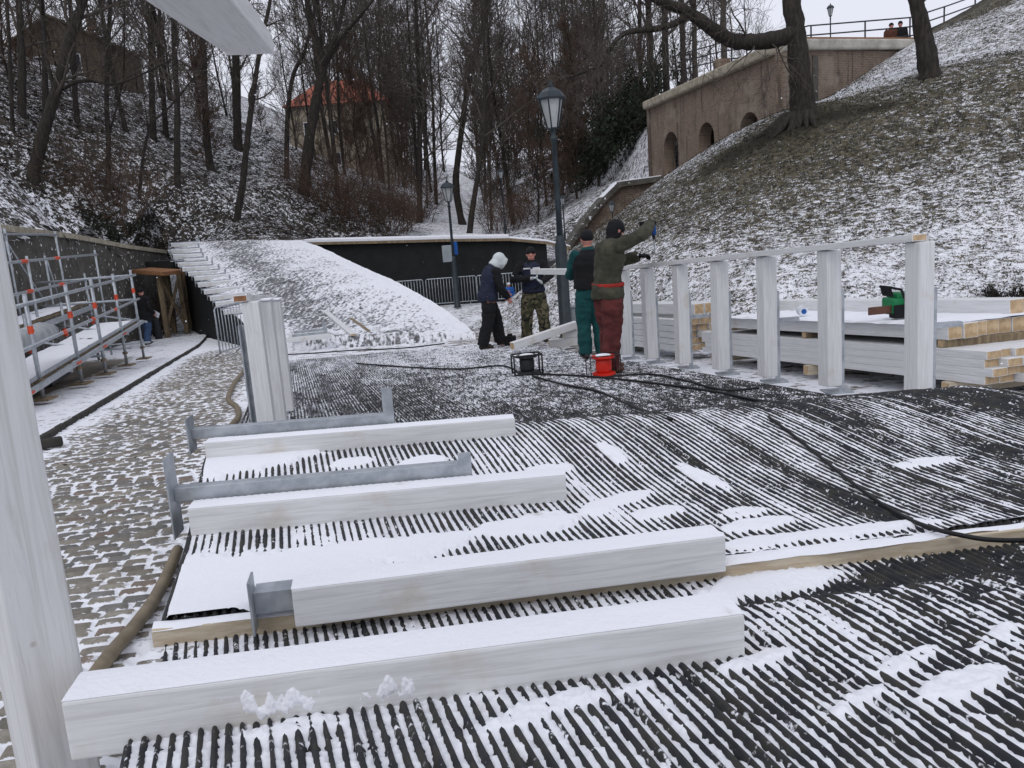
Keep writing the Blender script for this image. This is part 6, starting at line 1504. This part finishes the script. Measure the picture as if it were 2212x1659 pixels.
px_tree([(330, 300), (328, 200), (326, 100), (324, 0)], 15, 12, 'dark trunk high on the left slope beyond the thin crooked sapling', 13)
px_tree([(165, 262), (160, 160), (158, 70), (150, 0)], 13, 10, 'dark trunk below the brown gabled house', 14)
# middle of the valley
GM = 'tall trees along the valley path'
px_tree([(1000, 486), (985, 400), (995, 300), (1012, 180), (1040, 70), (1060, -20)], 18, 9, 'tall ivy dark tree beside the valley path above the lamp', 21, L=6.5, n1=14, group=GM, minr=.014, frac=(.25, 1), ext=9)
px_tree([(1012, 505), (1020, 455), (1032, 380), (1044, 290), (1046, 200)], 15, 8, 'curved thin tree leaning over the path right of the dark one', 22, L=4.5, n1=10, group=GM, minr=.012, ext=8)
px_tree([(905, 480), (907, 350), (905, 200), (900, 60)], 14, 9, 'straight slim tree left of the valley path', 23, L=6, n1=16, group=GM, minr=.014, frac=(.15, 1), ext=8)
px_tree([(1405, 215), (1405, 120), (1400, 0)], 17, 14, 'dark trunk behind the left corner of the brick wall', 24, group=GM, dd=46, L=4, minr=.012)
px_tree([(1440, 205), (1437, 110), (1436, 0)], 17, 14, 'dark trunk right of the wall corner trunk, behind the niches', 25, group=GM, dd=44, L=4, minr=.012)
px_tree([(1478, 190), (1475, 100), (1472, 0)], 15, 13, 'dark trunk above the first niche of the brick wall', 26, group=GM, dd=43, L=4, minr=.012)
px_tree([(1503, 180), (1500, 100), (1500, 0)], 13, 11, 'grey trunk above the second niche of the brick wall', 27, group=GM, dd=44, L=4, minr=.012, mats=('bark_grey', 'twig'))
px_tree([(1567, 160), (1563, 80), (1562, 0)], 15, 13, 'pair partner trunk above the third niche, left of the great bough', 28, group=GM, dd=40, L=3.5, minr=.012, mats=('bark_grey', 'twig'))
# great tree on the right bank with the hanging bough
p0, d = hit(1735, 262); d = 21.6
k = d / FOC * 0.5
W = [P(1738, 268, d), P(1733, 215, d), P(1726, 140, d), P(1718, 60, d), P(1709, 0, d), P(1700, -90, d + .2), P(1690, -220, d + .5)]
tm, cm = trunk_crown(W, [58 * k, 50 * k, 44 * k, 40 * k, 38 * k, 32 * k, 16 * k], 31, 14, (0.80, 1.0), 4.2, 3, (7, 6, 5, 4), flare=0.35, minr=.007)
def bough(pts, w0, w1, seed, n1, L=1.3, droop=0.16):
    Wp = [P(u, v, dd) for u, v, dd in pts]; rs = [(w0 + (w1 - w0) * i / (len(Wp) - 1)) * k for i in range(len(Wp))]
    t2, c2 = trunk_crown(Wp, rs, seed, n1, (0.12, 1.0), L, 3, (7, 6, 5, 3), up=0.0, droop=droop, ang=(0.5, 1.4), flare=0, minr=.0045, wob=.3, cr=(0.06, 0.16), cm_=0.010); tm.add(t2.v, t2.f); cm.add(c2.v, c2.f)
bough([(1715, 70, d), (1690, 82, d - .1), (1640, 90, d - .4), (1585, 88, d - .7), (1540, 64, d - .9), (1505, 38, d - 1.0), (1478, 22, d - 1.1), (1430, 4, d - 1.2), (1390, -15, d - 1.2), (1330, -40, d - 1)], 40, 13, 33, 26, 1.7)
bough([(1490, 32, d - 1.1), (1445, 56, d - 1.3), (1403, 64, d - 1.4), (1350, 72, d - 1.5), (1316, 108, d - 1.5), (1300, 140, d - 1.6), (1255, 158, d - 1.6), (1218, 172, d - 1.6)], 15, 3.5, 34, 24, 1.3, 0.1)
for i in range(11):          # gnarled surface roots and the undercut foot
    a = PI * (0.9 + 0.9 * i / 15); b0 = W[0] + Vector((math.cos(a) * .45, math.sin(a) * .35, 0.10)); e = b0 + Vector((math.cos(a) * rng.uniform(.35, 1.0), math.sin(a) * rng.uniform(.3, .6), 0))
    m_ = (b0 + e) / 2; m_.z = surf_z(m_.x, m_.y) + 0.10; e.z = surf_z(e.x, e.y) - 0.05
    tm.tube([b0 + Vector((0, 0, .15)), m_ - Vector((0, 0, .06)), e], [.11, .07, .03], 6)
place_tree('tree', 'great dark tree on the right bank with a thick bough sweeping left', 'tree', tm, cm, p0, M['bark'], M['twig'])
p0, d = hit(2008, 166); k = d / FOC * 0.5
W = [P(2011, 176, d), P(2001, 110, d), P(1990, 50, d), P(1976, -10, d), P(1955, -110, d), P(1940, -220, d)]
tm, cm = trunk_crown(W, [48 * k, 40 * k, 34 * k, 30 * k, 24 * k, 10 * k], 35, 10, (0.5, 1.0), 3.0, 3, (6, 6, 5, 4), minr=.006, droop=.05, flare=.12)
place_tree('tree', 'dark leaning tree near the upper right corner, right of the great tree', 'tree', tm, cm, p0, M['bark'], M['twig'])

# the wood behind: several kinds of bare tree, copied
def proto(seed, H, r0, kind):
    r = random.Random(seed); lean = r.uniform(-.04, .04)
    pts = [Vector((0, 0, -0.4))]; x = y = 0
    for i in range(1, 6):
        x += r.uniform(-.25, .25) + lean * H / 5; y += r.uniform(-.25, .25); pts.append(Vector((x, y, H * i / 5)))
    rs = [r0 * (1 - 0.17 * i) for i in range(6)]; rs[-1] = 0.03
    if kind == 0: return trunk_crown(pts, rs, seed, 30, (0.10, 1.0), H * 0.25, 3, (6, 6, 6, 4), up=0.16, ang=(0.35, 0.95), minr=.016)
    if kind == 1: return trunk_crown(pts, rs, seed, 22, (0.18, 1.0), H * 0.29, 3, (6, 6, 6, 4), up=0.10, ang=(0.5, 1.1), minr=.016)
    return trunk_crown(pts, rs, seed, 34, (0.05, 1.0), H * 0.22, 3, (7, 7, 7, 4), up=0.14, ang=(0.4, 1.1), minr=.014)
PR = []
for i, (H, r0, kd, m1, m2) in enumerate([(19, .12, 0, 'bark', 'twig'), (21, .16, 1, 'bark', 'twig'), (17, .09, 0, 'bark_grey', 'twig'), (22, .14, 0, 'bark', 'twig'), (14, .075, 2, 'bark_grey', 'twig'), (18, .11, 1, 'bark_grey', 'twig'), (8, .055, 2, 'bark', 'twig_red')]):
    tm, cm = proto(200 + i, H, r0, kd)
    o = thing('bare_tree', '', 'tree'); a = tm.build('trunk', M[m1], o, True, fixn=False); b = cm.build('crown', M[m2], o, False, fixn=False); PR.append((o, a, b))
used = set()
LAB = {'mid': ('bare tree in the dense wood at the head of the valley', 'bare trees of the wood at the head of the valley'),
       'left': ('bare tree in the wood along the top of the left slope', 'bare trees along the top of the left slope'),
       'right': ('bare tree standing behind the brick wall and bough at right', 'bare trees behind the brick wall')}
def copy_tree(i, loc, rz, sc, zone, sx=1.0):
    o, a, b = PR[i]
    if i in used:
        n = o.copy(); COL.objects.link(n)
        for ch in (a, b): c = ch.copy(); COL.objects.link(c); c.parent = n
    else: n = o; used.add(i)
    n.location = loc; n.rotation_euler = (0, 0, rz); n.scale = (sc * sx, sc * sx, sc); n['label'], n['group'] = LAB[zone]; n['category'] = 'tree'
r = random.Random(77)
def ux(u, y): return y * ray(u, 480).x / ray(u, 480).y
cnt = 0
spots = []
def ok(x, y, m): return all((x - a) ** 2 + (y - b) ** 2 > m * m for a, b in spots)
for zone, n, U0, U1, Y0, Y1 in (('mid', 88, 700, 1400, 44, 115), ('left', 38, -60, 720, 40, 80), ('right', 11, 1230, 1640, 44, 80)):
    tries = 0; k = 0
    while k < n and tries < 4000:
        tries += 1; y = Y0 + (Y1 - Y0) * r.random() ** 0.8; u = r.uniform(U0, U1); x = ux(u, y)
        if zone == 'mid' and abs(x - np.interp(y, [35, 42, 58, 85, 125], [P(985, 506, 38).x, P(985, 506, 42).x, P(1000, 478, 58).x, P(1000, 448, 85).x, P(1000, 420, 125).x])) < 1.6: continue
        if zone == 'right' and x < 7.6: continue
        if zone == 'mid' and 690 < u < 850 and y < 88 and r.random() < 0.15: continue
        if not ok(x, y, 1.5): continue
        z = surf_z(x, y) - 0.1; spots.append((x, y)); i = r.choice([0, 1, 2, 3, 4, 5, 0, 3]) if r.random() < 0.66 else 6
        copy_tree(i, (x, y, z), r.uniform(0, 6.28), r.uniform(0.75, 1.15) * (0.8 if zone != 'mid' else 1.0), zone); k += 1
# shrubs --------------------------------------------------------------
def shrub(loc, R, H, label, seed, mat, n=34, leaf=False, name='shrub', group=None, sz=.06):
    r = random.Random(seed); o = thing(name, label, 'shrub', loc, 0, group); cm = MB(); b = Vector(loc)
    for i in range(n):
        a = r.uniform(0, 2 * PI); q = b + Vector((math.cos(a), math.sin(a) * .6, 0)) * R * 0.75 * math.sqrt(r.random()); q.z = surf_z(q.x, q.y) - 0.05
        dv = Vector((math.cos(a) * .55, math.sin(a) * .4, 1.0)) + Vector((r.gauss(0, .2), r.gauss(0, .2), 0))
        grow(cm, q, dv, H * r.uniform(.55, 1.1), 0.016, 1, 3, r, 0.02, .25, (6, 6, 5), (0.3, 0.9), .006)
    cm.build('stems', mat, o, fixn=False)
    if leaf:
        lm = MB(); 
        for i in range(leaf):
            v = Vector(cm.v[r.randrange(len(cm.v))]) + Vector((r.gauss(0, .12), r.gauss(0, .12), r.gauss(0, .12))); s = sz * r.uniform(.6, 1.5); n1 = Vector((r.gauss(0, 1), r.gauss(0, 1), r.gauss(0, 1))).normalized(); x = n1.orthogonal().normalized(); y = n1.cross(x)
            lm.add([v - x * s, v - y * s * .5, v + x * s, v + y * s * .5], [(0, 1, 2, 3)])
        lm.build('foliage', M['leaf_dark'], o, fixn=False)
    return o
p, d = hit(262, 478); shrub(p, 1.3, 2.3, 'brown leafless shrub on a dark mound above the retaining wall', 1, M['twig_red'], 46)
p, d = hit(248, 500); shrub(p, 1.2, 0.5, 'low dark brush heap at the foot of the left slope shrub', 9, M['bark'], 40, 900, sz=.05)
for i, (u, v, R, H, lab) in enumerate([(740, 470, 2.2, 3.0, 'reddish brown thicket right of the large forked tree'), (800, 496, 2.4, 2.6, 'brown thicket above the black platform roof, at left of the lamp'), (850, 500, 1.6, 2.0, 'small brown bush at the end of the left slope'), (700, 440, 1.8, 2.6, 'brown bush under the large forked tree')]):
    p, d = hit(u, v); shrub(p, R, H, lab, 20 + i, M['twig_red'], 44)
for i, (u, v, R, H, lab) in enumerate([(1155, 478, 2.4, 2.6, 'brown thicket on the slope right of the path'), (1090, 500, 1.6, 1.8, 'low brown bush beside the slender lamp'), (890, 470, 1.8, 2.6, 'brown bush left of the second lamp')]):
    p, d = hit(u, v); shrub(p, R, H, lab, 30 + i, M['twig_red'], 40)
for i, (u, v, R, H, lab) in enumerate([(1310, 372, 2.2, 3.4, 'dark evergreen bush left of the brick wall corner'), (1255, 408, 2.0, 3.0, 'dark evergreen bush behind the tall lamp post'), (1360, 330, 2.2, 3.0, 'uppermost dark evergreen bush beside the niches'), (1215, 330, 2.4, 4.0, 'tall dark evergreen bush in the wood left of the tall lamp')]):
    p, d = hit(u, v); shrub(p, R, H, lab, 40 + i, M['bark'], 30, 5200, sz=.10)
p, d = hit(2180, 646); shrub(p, 0.5, 0.22, 'low dark brush at the foot of the bank at the right edge', 50, M['bark'], 34, 260, sz=.022)
# a few snowflakes in the air
r = random.Random(3); fm = MB()
for i in range(230):
    d = r.uniform(3, 26) ; u, v = r.uniform(-100, 2300), r.uniform(-50, 900); c = P(u, v, d); s = r.uniform(.003, .0055)
    fm.add([c + Vector((s, 0, 0)), c + Vector((-s, 0, 0)), c + Vector((0, s, 0)), c + Vector((0, -s, 0)), c + Vector((0, 0, s)), c + Vector((0, 0, -s))], [(0, 2, 4), (2, 1, 4), (1, 3, 4), (3, 0, 4), (2, 0, 5), (1, 2, 5), (3, 1, 5), (0, 3, 5)])
tag(fm.build('snowflakes', M['snow'], fixn=False), 'light snowflakes drifting through the air', 'snowflakes', kind='stuff')
